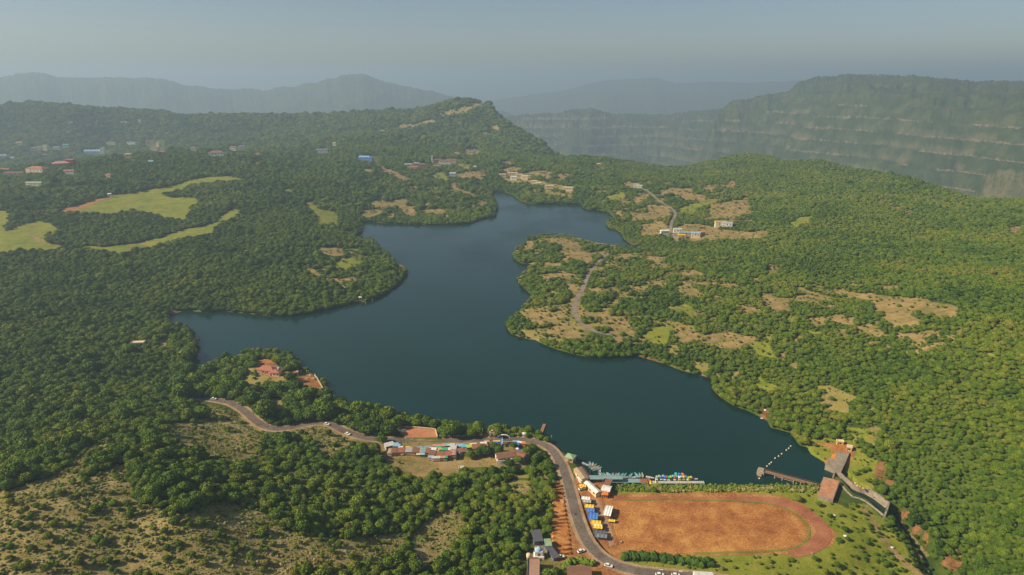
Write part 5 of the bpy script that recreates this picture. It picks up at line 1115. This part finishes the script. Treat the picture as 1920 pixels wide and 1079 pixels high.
BENCH = bench_mesh()
def rowboat(a, b, rz, c, label, group):
    x, y = zdeck(a, b, .2); t = thing('rowing_boat', label, 'boat', (x, y, 0.02), rz, group)
    o = bpy.data.objects.new('hull', BH[c]); COL.objects.link(o); o.parent = t
    for k in (-1.5, 0, 1.4): o = bpy.data.objects.new('bench', BENCH); COL.objects.link(o); o.parent = t; o.location = (k, 0, 0)
cn = dict(lgrey='grey', gteal='grey-teal', pgreen='olive grey', cyan='bright teal', teal='teal', orange='orange', rust='rusty red')
row = [(470,'teal',1.75),(503,'teal',1.75),(537,'lgrey',1.6),(568,'cyan',1.9),(600,'gteal',1.2),(636,'gteal',1.0),(668,'lgrey',.9),(722,'cyan',1.0),(762,'teal',.95),(838,'cyan',1.0),(908,'cyan',1.8),(948,'gteal',1.45),(985,'pgreen',1.5)]
for k, (a, c, rz) in enumerate(row): rowboat(a, 350 + (k % 2) * 4, rz, c, f'{cn[c]} rowing boat, {ORD[k]} from the left in the outer line off the covered dock', 'rowing boats in the outer line')
row = [(488,'orange',1.2),(512,'rust',1.0),(545,'rust',.8),(585,'orange',.6),(625,'orange',.5),(660,'rust',.4),(700,'orange',.3),(762,'lgrey',.2),(800,'gteal',.15),(872,'lgrey',.25),(905,'lgrey',.1)]
for k, (a, c, rz) in enumerate(row): rowboat(a, 384, rz, c, f'{cn[c]} rowing boat, {ORD[k]} from the left tight against the covered dock', 'rowing boats against the covered dock')
row = [(252,212,-.7,'lgrey'),(280,225,-.7,'gteal'),(310,206,1.5,'gteal'),(341,218,1.1,'lgrey'),(352,243,.5,'gteal'),(374,228,.8,'pgreen'),(380,262,.4,'lgrey'),(402,248,.5,'gteal'),(402,282,.4,'gteal'),(424,268,.5,'lgrey'),(440,296,1.3,'gteal'),(438,322,1.5,'lgrey')]
for k, (a, b, rz, c) in enumerate(row): rowboat(a, b, rz, c, f'{cn[c]} rowing boat, {ORD[k]} from the left in the curved chain closing the basin', 'rowing boats in the curved chain')
rowboat(315, 335, 1.5, 'pgreen', 'olive grey rowing boat floating alone inside the harbour basin', None)
rowboat(400, 398, -.4, 'teal', 'teal rowing boat at the upper side of the rusty landing stage', None)
rowboat(425, 412, -.4, 'cyan', 'bright teal rowing boat at the right end of the rusty landing stage', None)
def pedal(a, b, rz, c1, c2, label):
    x, y = zdeck(a, b, .3); t = thing('pedal_boat', label, 'pedal boat', (x, y, 0.0), rz, 'pedal boats at the plank pier')
    m = MB()
    for s_ in (-1, 1): m.dome((0, s_ * .55, .12), .36, .3, 10, 3, 0, True)
    m.V = [(v[0] * (4.1), v[1], v[2]) if abs(v[0]) <= .4 else v for v in m.V]
    m.box((0, 0, .42), (2.4, 1.5, .22), 0, 0, .9); m.obj('hull', P_(c1), t)
    for k in (-.5, .35):
        MB().box((k, 0, .68), (.45, 1.2, .3)).box((k - .26, 0, .98), (.12, 1.2, .5)).obj('seat', P_(c2), t)
    q = MB()
    for u in (-.8, .8):
        for v in (-.6, .6): q.tube((u, v, .5), (u, v, 1.75), .03, None, 5)
    q.add([(-1.05, -.75, 1.75), (1.05, -.75, 1.75), (1.05, 0, 1.98), (-1.05, 0, 1.98), (1.05, .75, 1.75), (-1.05, .75, 1.75)], [(0, 1, 2, 3), (3, 2, 4, 5)], 0); q.obj('canopy', P_(c2), t)
pb = [(1175,398,1.3,'white','pblue'),(1205,390,1.4,'yellow','lime'),(1232,396,1.5,'white','blue'),(1258,388,1.3,'lgrey','pblue'),(1280,400,1.5,'white','blue'),(1305,398,1.5,'red','red'),(1330,405,1.4,'white','green'),(1353,398,1.5,'yellow','lime'),(1382,388,1.5,'white','cyan'),(1408,402,1.4,'white','red'),(1418,358,1.2,'pblue','cyan'),(1436,388,1.5,'white','green'),(1462,362,1.3,'white','blue'),(1462,402,1.5,'yellow','white'),(1490,396,1.4,'white','pblue'),(1508,362,1.9,'red','orange'),(1522,398,1.5,'lime','yellow'),(1550,390,2.0,'white','blue'),(1582,406,.7,'yellow','lime'),(1606,402,.6,'lime','yellow')]
cc = dict(cn, white='white', blue='blue', red='red', yellow='yellow', lime='lime', green='green', pblue='pale blue')
for k, (a, b, rz, c1, c2) in enumerate(pb): pedal(a, b, rz, c1, c2, f'{cc[c1]} pedal boat with {cc[c2]} canopy, {ORD[k]} from the left at the plank pier')
rowboat(1650, 402, -.25, 'lgrey', 'long grey rowing boat at the right end of the pedal boats', None)
rowboat(1090, 385, -.35, 'lgrey', 'grey rowing boat left of the pedal boats beside the rusty pontoon', None)

# ---- roadside tarps and the lot
ux = lambda a: 960 + a / 3.608
uy = lambda a: 780 + a / 3.608
def tarp(a, b, w, d, h, c, label, rz=-.18, c2=None, cat='awning', peak=.5):
    p = at(ux(a), uy(b), h); t = thing('tarp_shelter', label, cat, p, rz, 'tarp shelters on the roadside lot')
    for s1 in (-1, 1):
        for s2 in (-1, 1): MB().tube((s1 * w / 2, s2 * d / 2, -.3), (s1 * w / 2, s2 * d / 2, h), .07).obj('post', P_('wood'), t)
    m = MB(); n = 6; V = []
    for i in range(n + 1):
        for j in range(n + 1):
            u, v = i / n, j / n; V.append(((u - .5) * (w + .4), (v - .5) * (d + .4), h + peak * (1 - abs(2 * v - 1)) - .18 * math.sin(u * math.pi * 3) ** 2))
    F_ = [(i * (n + 1) + j, (i + 1) * (n + 1) + j, (i + 1) * (n + 1) + j + 1, i * (n + 1) + j + 1) for i in range(n) for j in range(n)]
    m.add(V, F_); m.M = [1 if (c2 and i >= len(F_) // 2) else 0 for i in range(len(F_))]
    m.add([(v[0], v[1], v[2] - .05) for v in V], [f[::-1] for f in F_]); m.obj('tarp', [P_(c), P_(c2 or c)], t)
    MB().box((0, 0, .45), (w * .7, d * .5, .9)).obj('table', P_('wood'), t); return t
tarp(498, 556, 4.6, 3.0, 2.6, 'white', 'white tarp shelter at the upper end of the roadside line'); tarp(506, 575, 4.6, 2.6, 2.5, 'grey', 'grey tarp shelter just below the white one')
tarp(522, 609, 4.8, 3.2, 2.6, 'yellow', 'upper yellow tarp shelter above the two blue ones'); tarp(531, 634, 4.2, 3.0, 2.6, 'blue', 'smaller blue tarp shelter, upper of the two blue ones')
tarp(548, 675, 5.0, 5.8, 2.8, 'blue', 'large blue tarp shelter between the small blue and the yellow ones'); tarp(568, 720, 5.2, 3.6, 2.7, 'yellow', 'lower yellow tarp shelter below the large blue one')
tarp(578, 738, 4.8, 1.6, 2.7, 'cream', 'narrow cream tarp shelter between the two lowest yellow ones'); tarp(580, 752, 4.8, 2.0, 2.6, 'yellow', 'narrow yellow tarp shelter at the lower end of the bright ones')
tarp(590, 786, 6.2, 3.6, 2.2, 'dgrey', 'upper dark grey tarp shelter below the yellow ones'); tarp(602, 808, 6.2, 3.4, 2.2, 'slate', 'lower dark grey tarp shelter nearest the road bend')
tarp(673, 707, 3.6, 1.8, 1.4, 'yellow', 'low yellow tarp shelter on the dirt field edge'); 
t = tarp(650, 640, 4.0, 9.5, 3.0, 'white', 'long white canopy shelter standing on the edge of the dirt field', -.3)
tarp(478, 470, 4.0, 2.6, 2.4, 'yellow', 'yellow tarp shelter beside the road above the line of tarps')
# posts and rail along the lane
t = thing('lane_fence', 'dark post fence along the right side of the paved lane', 'fence', at(1125, 934), 0)
p0 = Vector(at(1125, 934)); ends = [Vector(at(*q)) - p0 for q in [(1125,934),(1138,966),(1148,996),(1156,1022),(1142,1029)]]
q = MB()
for i in range(4):
    a, b = ends[i], ends[i + 1]; n = max(2, int((b - a).length / 1.8)); d = b - a
    for k in range(n): e = a.lerp(b, k / n); q.tube((e.x, e.y, e.z - .3), (e.x, e.y, e.z + 1.2), .11, .11, 5)
    mid = (a + b) / 2; q.box((mid.x, mid.y, mid.z + .9), (math.hypot(d.x, d.y), .07, .09), math.atan2(d.y, d.x))
q.obj('post_and_rail', P_('brown'), t)
# terraced orange bank left of the road
x0, y0 = plane_pt(1046, 902, 3.0); 
V = []; F_ = []; rows = 17; rgt = random.Random(3); ZB = []
L_ = [(1041,903),(1036,930),(1034,970),(1034,1000),(1036,1040)]; R_ = [(1053,903),(1058,930),(1063,970),(1068,1000),(1072,1040)]
def lerpl(P, t):
    f = t * (len(P) - 1); i = min(int(f), len(P) - 2); u = f - i; return (P[i][0] + (P[i + 1][0] - P[i][0]) * u, P[i][1] + (P[i + 1][1] - P[i][1]) * u)
base_z = 3.6; NX = 14; prof = [(0, -.1), (.4, .3), (.8, .9), (.93, 1.15), (.95, 1.1), (.99, -.1)]
for r_ in range(rows):
    for (t_, hh) in prof:
        for j in range(NX):
            u = j / (NX - 1); tt = (r_ + t_ + .14 * math.sin(j * .33 + r_ * .8)) / rows; tt = min(max(tt, 0), 1)
            a, b = lerpl(L_, tt), lerpl(R_, tt); px, py = a[0] + (b[0] - a[0]) * u, a[1] + (b[1] - a[1]) * u
            x, y = plane_pt(px, py, base_z); V.append((float(x), float(y), max(hh, -.1) * (1.1 if 0 < j < NX - 1 else .4) * (.85 + .3 * rgt.random())))
n = rows * len(prof)
for i in range(n - 1):
    for j in range(NX - 1): F_.append((i * NX + j, i * NX + j + 1, (i + 1) * NX + j + 1, (i + 1) * NX + j))
zz_ = height(np.array([v[0] for v in V]), np.array([v[1] for v in V])); V = [(v[0], v[1], v[2] + float(q_) + .1) for v, q_ in zip(V, zz_)]
o = mesh_obj('terraced_bank', V, F_, soil('terrace_soil', (.30, .11, .03), (.50, .22, .06), (.64, .34, .12), 1.2))
if o.data.polygons[0].normal.z < 0: o.data.flip_normals()
tag(o, 'orange earth bank cut into many narrow steps left of the road', 'earth bank')
# shrine with its dome, sheds and the building at the bottom edge
t = thing('shrine', 'white domed shrine on a square platform left of the parked cars', 'shrine', at(1010, 1043), .0)
MB().box((0, 0, .4), (5.4, 5.0, 1.4)).obj('platform', P_('white'), t); MB().box((0, .2, 2.4), (4.0, 3.6, 2.6)).obj('wall', P_('white'), t)
MB().dome((0, .2, 3.7), 1.75, 1.7, 18, 7).obj('dome', P_('pblue'), t, True); MB().tube((0, .2, 5.3), (0, .2, 6.3), .1, .02).obj('finial', P_('ochre'), t); MB().box((0, -1.65, 2.0), (1.0, .12, 1.8)).obj('door', P_('brown'), t)
q = MB()
for a in (-1, 1):
    for b in (-1, 1): q.tube((a * 1.8, .2 + b * 1.6, 3.7), (a * 1.8, .2 + b * 1.6, 4.5), .16, .05)
q.obj('corner_spire', P_('white'), t)
t = thing('water_tank', 'round cream water tank in the trees left of the shrine', 'tank', at(991, 1050), 0)
MB().tube((0, 0, 1.0), (0, 0, 3.4), 1.2, 1.15, 16).dome((0, 0, 3.4), 1.15, .4, 16, 3).obj('barrel', P_('cream'), t, True); MB().box((0, 0, .4), (2.2, 2.2, 1.6)).obj('stand', P_('grey'), t)
house('shed', 'dark slate-roofed long shed above the shrine at the wood edge', 'shed', 1007, 1007, 4.6, 8.5, 2.6, .15, 'slate', 'dgrey', 'mono', .6, 1, 2)
house('shed', 'narrow green-roofed shed between the shrine and the striped bank', 'shed', 1027, 1019, 3, 5.5, 2.8, .1, 'pgreen', 'pgreen', 'gable', .8, 1, 2)
house('shed', 'dark low-roofed shed right of the shrine beside a parked white car', 'shed', 1034, 1035, 3.4, 11, 2.0, .42, 'slate', 'dgrey', 'mono', .3, 1, 2)
house('house', 'pale brown flat-roofed long building at the bottom edge left of the road', 'house', 1000, 1068, 5.6, 13, 2.8, -.05, 'tan', 'wood2', 'flat', None, 1, 2)
house('house', 'wide brown tin-roofed building at the bottom edge below the car park', 'house', 1086, 1077, 11.5, 10, 3.2, -.03, 'cream', 'brown', 'gable', .8, 1, 4)
house('kiosk', 'small ochre-roofed kiosk at the bottom edge right of the pale brown building', 'kiosk', 1011, 1078, 3, 2.6, 2.2, .2, 'ochre', 'tan', 'gable', .5, 1, 1)

# ---- vehicles
def car(px, py, rz, label, col='white', s=1.0, cat='car', name='car'):
    t = thing(name, label, cat, at(px, py), rz, 'white cars on and beside the road'); z0 = .16
    prof = [(-2.1, .35), (-2.12, .78), (-1.55, .92), (.95, .95), (2.0, .80), (2.12, .38)]; V = []; n = len(prof)
    for y_, k in ((-.86, 1), (.86, 1)): V += [(x * s, y_, z * s + z0) for x, z in prof]
    F_ = [tuple(range(n)), tuple(range(n, 2 * n))[::-1]] + [(i, n + i, n + (i + 1) % n, (i + 1) % n) for i in range(n)]
    MB().add(V, [f[::-1] for f in F_]).obj('body', P_(col), t)
    cab = MB(); cab.add([(-1.75 * s, -.80, .9 + z0), (.95 * s, -.80, .9 + z0), (.95 * s, .80, .9 + z0), (-1.75 * s, .80, .9 + z0), (-1.3 * s, -.66, 1.44 + z0), (.25 * s, -.66, 1.44 + z0), (.25 * s, .66, 1.44 + z0), (-1.3 * s, .66, 1.44 + z0)], [(0, 1, 5, 4), (1, 2, 6, 5), (2, 3, 7, 6), (3, 0, 4, 7)]); cab.obj('windows', GLASS, t)
    MB().box((-.52 * s, 0, 1.47 + z0), (1.62 * s, 1.36, .07)).obj('roof', P_(col), t)
    for a in (-1.35, 1.35):
        for b in (-.8, .8): MB().tube((a * s, b - .1, .33), (a * s, b + .1, .33), .33, None, 12).obj('wheel', P_('dark'), t)
    for b in (-.6, .6): MB().box((2.1 * s, b, .66 + z0), (.08, .32, .16)).obj('headlight', P_('lgrey'), t)
    return t
car(1050.6, 1046, .1, 'white hatchback parked left, beside the dark low-roofed shed'); car(1089.7, 1035.5, .45, 'white hatchback parked alone in the middle of the dirt lot')
car(1141, 1063, -.35, 'white car driving on the road near the bottom edge'); car(401, 749.5, -.1, 'white car on the far left stretch of the winding road'); car(612.7, 797, -.3, 'white car on the road bend above the wood')
car(652, 815.5, -.5, 'small white car on the road left of the market'); car(1091, 918.5, .4, 'white car parked below the yellow tarp shelter by the harbour'); car(1237, 1080, -.1, 'white car on the road at the bottom edge left of the bus')
car(1267, 1081, -.1, 'small white car just left of the bus at the bottom edge')
t = thing('bus', 'white bus with a red side stripe on the road at the bottom edge', 'bus', at(1318, 1085), -.06)
MB().box((0, 0, 1.75), (9.6, 2.5, 2.5)).obj('body', P_('white'), t); MB().box((0, -1.27, 1.25), (9.3, .06, .45)).obj('stripe', P_('red'), t); MB().box((0, -1.27, 2.2), (8.8, .05, .8)).obj('windows', GLASS, t); MB().box((0, 0, 3.06), (9.0, 1.9, .14)).obj('roof', P_('lgrey'), t)
for a in (-3.2, 3.2):
    for b in (-1.1, 1.1): MB().tube((a, b - .15, .5), (a, b + .15, .5), .5, None, 12).obj('wheel', P_('dark'), t)
def bike(px, py, rz, label, c='dark'):
    t = thing('motorcycle', label, 'motorcycle', at(px, py), rz, None)
    MB().box((0, 0, .75), (1.1, .3, .3), 0, 0, .7).box((-.3, 0, .95), (.7, .3, .12)).obj('body', P_(c), t)
    for a in (-.65, .65): MB().tube((a, -.06, .32), (a, .06, .32), .32, None, 12).obj('wheel', P_('dark'), t)
    MB().tube((.55, -.35, 1.1), (.55, .35, 1.1), .04).tube((.65, 0, .35), (.5, 0, 1.1), .05).obj('handlebar', P_('grey'), t)
bike(1078, 965, 1.4, 'dark motorcycle riding on the road beside the striped bank'); bike(1165, 1018, .8, 'pale motorcycle parked at the corner of the dirt field', 'white'); bike(1056, 944, 1.2, 'white scooter standing between the road and the striped bank', 'white')
bike(500.6, 801, .3, 'pale scooter on the winding road at its lower bend', 'lgrey'); bike(1040, 878, 1.9, 'orange scooter on the inner side of the road bend', 'orange')
for (px, py, c, lb) in [(1564, 968, 'white', 'white boulder lying on the grass right of the running track'), (1585, 1006, 'white', 'small white boulder on the grass right of the track bend'), (1673, 1028, 'lgrey', 'flat pale rock slab beside the ravine path'), (1435, 770, 'white', 'white rock at the top of the small red landing on the right shore'), (1428, 786, 'white', 'white rock at the water edge of the small red landing')]:
    x, y, z = at(px, py); V = I1[0] * np.array([1.1, .8, .6]) * (1 + .3 * (rng.random((len(I1[0]), 1)) - .5)); o = mesh_obj('boulder', V + [0, 0, .3], I1[1], P_(c)); o.location = (x, y, z); tag(o, lb, 'rock')

# ---- the dam outlet
CONC = paint('stained_concrete', (.29, .24, .175), .3, .9, .35, .15, (.14, .12, .08), .6)
BRK = paint('brick_red_top', (.46, .22, .12), .25, .9, .5, .15, (.30, .26, .14), .5)
def quad(pp, z): return [tuple(float(v) for v in q) for q in np.stack(plane_pt(*np.array(pp, float).T, z), 1)]
def local(P, c): return [(p[0] - c[0], p[1] - c[1]) for p in P]
Q = quad([(1544,894),(1575,902),(1562,938),(1533,930)], 3.2); c = Q[3]
t = thing('intake_tower', 'square brick-red topped intake block at the right end of the dam', 'intake block', (c[0], c[1], 0))
MB().prism(local(Q, c), -4, 3.2).obj('block_body', CONC, t)
cx_, cy_ = sum(p[0] for p in Q) / 4, sum(p[1] for p in Q) / 4
MB().prism(local([(cx_ + (p[0] - cx_) * .93, cy_ + (p[1] - cy_) * .93) for p in Q], c), 3.2, 3.3).obj('roof', BRK, t)
Q = quad([(1547,873),(1552,864),(1565,849),(1577,848),(1592,851),(1588,864),(1583,873),(1577,885),(1563,880)], 3.0); c = Q[0]
t = thing('abutment', 'stained concrete abutment platform with an orange patch beside the spillway mouth', 'abutment', (c[0], c[1], 0))
MB().prism(local(Q, c), -4, 3.0).obj('platform', CONC, t)
MB().prism(local(quad([(1561,852),(1568,852),(1566,861),(1558,861)], 3.0), c), 3.0, 3.06).obj('paint_patch', P_('orange'), t)
q = MB(); Qw = quad([(1592,851),(1583,873),(1577,885)], 3.0); 
for i in range(2):
    a, b = Qw[i], Qw[i + 1]; q.box(((a[0] + b[0]) / 2 - c[0], (a[1] + b[1]) / 2 - c[1], 3.5), (math.hypot(b[0] - a[0], b[1] - a[1]), .4 + .01 * i, 1.0), math.atan2(b[1] - a[1], b[0] - a[0]))
q.obj('parapet', CONC, t)
wall_line('weir_wall', 'thin concrete weir wall closing the spillway mouth', 'wall', [(1566,883),(1564,889),(1562,895)], 0, 4.0, .9, CONC, plane=1.4)
wall_line('canal_wall', 'tall curved concrete retaining wall on the right of the spillway canal', 'wall', [(1572,884),(1584,895),(1600,908),(1614,914),(1630,918),(1646,927),(1660,938),(1667,943)], 0, 5.4, .9, CONC, plane=1.8, cap=P_('stone'))
wall_line('canal_wall', 'low concrete wall on the left of the spillway canal', 'wall', [(1576,908),(1588,922),(1599,932),(1612,935),(1624,941),(1640,953),(1656,966)], 0, 4.4, .7, CONC, plane=1.0, cap=P_('concrete'))
wall_line('canal_step', 'stepped stone ledge inside the right wall of the canal', 'ledge', [(1604,914),(1620,922),(1640,933),(1662,950)], 0, 4.0, 1.6, P_('stone'), plane=-.9)
wall_line('check_wall', 'straight concrete check wall across the lower end of the canal', 'wall', [(1667,943),(1662,958),(1657,972)], 0, 6.0, 1.0, CONC, plane=1.6)
# access bridge
a = Vector((*quad([(1434,884)], 2.6)[0], 0)); b = Vector((*quad([(1535,911)], 2.6)[0], 0)); d = b - a; L = d.length; r = math.atan2(d.y, d.x)
t = thing('access_bridge', 'long brown railed footbridge from the intake block out into the lake', 'bridge', a, r)
MB().box((L / 2, 0, 2.5), (L, 2.6, .4)).obj('deck', P_('wood'), t)
for s_ in (-1, 1):
    q = MB(); n = int(L / 1.5)
    for k in range(n + 1): q.tube((k * L / n, s_ * 1.25, 2.6), (k * L / n, s_ * 1.25, 3.6), .05, None, 5)
    q.box((L / 2, s_ * 1.25, 3.6), (L, .07, .07)).box((L / 2, s_ * 1.25, 3.1), (L, .05, .05)); q.obj('railing', P_('brown'), t)
for k, f in enumerate((.2, .34, .55, .68)):
    q = MB(); q.box((f * L, .45, .2), (.6, .6, 4.4)); q.box((f * L, -.9, .2), (.6, .6, 4.4)); q.box((f * L, -.2, 2.2), (.8, 2.4, .3)); q.box((f * L, -.2, .6), (.3, 1.6, .3)); q.obj('pier', P_('stone'), t)
MB().box((.445 * L, -.9, 1.3), (.2 * L, .3, .3)).box((.28 * L, -.9, 1.5), (.1 * L, .3, .3)).obj('brace', P_('stone'), t)
q = MB(); q.box((-2.2, 0, 1.2), (4.4, 4.6, 3.4)); q.box((-2.4, -2.8, .6), (2.4, 1.2, 2.6)); q.box((-1.6, 2.6, .8), (2.0, 1.0, 2.6)); q.box((-2.2, 0, 3.2), (3.2, 3.4, .7)); q.obj('end_platform', P_('stone'), t)
for k, (a_, b_) in enumerate([(470,805),(497,780),(518,762),(561,715),(601,692),(635,666),(688,624),(714,604),(736,579)]):
    x, y = plane_pt(1360 + a_ / 6, 740 + b_ / 6, .3)
    t = thing('buoy', f'pale yellow buoy, {ORD[k]} from the bridge end in the line across the bay', 'buoy', (float(x), float(y), 0), 0, 'buoys in the line across the bay')
    MB().dome((0, 0, .15), .55, .45, 12, 4, 0, True).obj('float', P_('cream'), t, True); MB().tube((0, 0, .5), (0, 0, .85), .12).obj('eye', P_('yellow'), t)
x, y = plane_pt(1360 + 383 / 6, 740 + 942 / 6, .3); t = thing('buoy', 'pale yellow buoy alone below the end platform of the footbridge', 'buoy', (float(x), float(y), 0)); MB().dome((0, 0, .15), .55, .45, 12, 4, 0, True).obj('float', P_('cream'), t, True)
house('shed', 'small yellow flat-roofed shed left of the pair above the abutment', 'shed', 1575, 829, 4, 2.4, 2.2, -.2, 'yellow', 'cream', 'flat', None, 1, 1)
house('shed', 'yellow two-part shed at the right above the abutment', 'shed', 1593, 839, 3, 3.4, 2.6, -.5, 'ochre', 'cream', 'mono', .3, 1, 1)
for k, (px, py) in enumerate([(1604,907),(1608,912),(1613,914),(1618,917)]):
    x, y = plane_pt(px, py, 2.4); V = I1[0] * np.array([1.0, .8, .6]) * (1 + .4 * (rng.random((len(I1[0]), 1)) - .5)); o = mesh_obj('boulder', V, I1[1], P_('ochre')); o.location = (float(x), float(y), 2.7)
    tag(o, f'yellowish rock lying on the right canal wall, {ORD[k]} from the abutment', 'rock', 'rocks on the canal wall')
# posts standing in the water off the left shore
for k, (px, py) in enumerate([(675,567),(685,571),(698,565)]):
    x, y = plane_pt(px, py, 0); t = MB().tube((0, 0, -2), (0.1, 0, 3.2), .22, .14).box((0, 0, 2.2), (1.0, .12, .3)).obj('mooring_post', P_('lgrey')); t.location = (float(x), float(y), 0); tag(t, f'pale mooring post in the water, {ORD[k]} from the left by the shrine hut shore', 'post')
# hedge round the building at the bottom edge and row of roadside bushes
def hedge(label, pts, hgt, n_each, name='hedge'):
    W_ = [Vector(at(*p)) for p in pts]; c = W_[0]; m = MB(); gg = np.random.default_rng(11)
    for i in range(len(W_) - 1):
        for k in range(n_each):
            e = W_[i].lerp(W_[i + 1], (k + gg.random()) / n_each) - c; s_ = hgt * (.25 + .65 * gg.random() ** 1.3)
            v = I1[0] * s_ * (1 + .4 * (gg.random((len(I1[0]), 1)) - .5)) + np.array([e.x + gg.normal() * .9, e.y + gg.normal() * .9, e.z + s_ * .6]); m.add(v.tolist(), I1[1].tolist())
    o = m.obj('foliage', LEAF); o.name = name; o.location = c; tag(o, label, 'hedge')
hedge('dark leafy hedge round the brown tin-roofed building at the bottom edge', [(1062,1068),(1066,1054),(1090,1052),(1112,1060)], 1.8, 26)
hedge('long bushy hedge along the lower edge of the dirt field', [(1174,1050),(1190,1045),(1215,1047),(1250,1052),(1290,1056),(1335,1062)], 2.9, 34)
for k, (px, py) in enumerate([(1188,1062),(1204,1066),(1222,1068),(1240,1070),(1258,1071),(1276,1073)]):
    o = MB().box((0, 0, .25), (2.2, .4, .7), 0, 0, .8).obj('kerb_block', P_('white' if k % 2 else 'orange')); o.location = at(px, py); o.rotation_euler = (0, 0, -.15); tag(o, f'{"white" if k % 2 else "orange"} kerb block, {ORD[k]} from the left along the road under the hedge', 'kerb block', 'kerb blocks under the hedge')
hedge('thin shrub hedge along the lakeside dam crest', [(1160,912.5),(1300,912.5),(1410,912.5),(1530,912)], 1.2, 60)
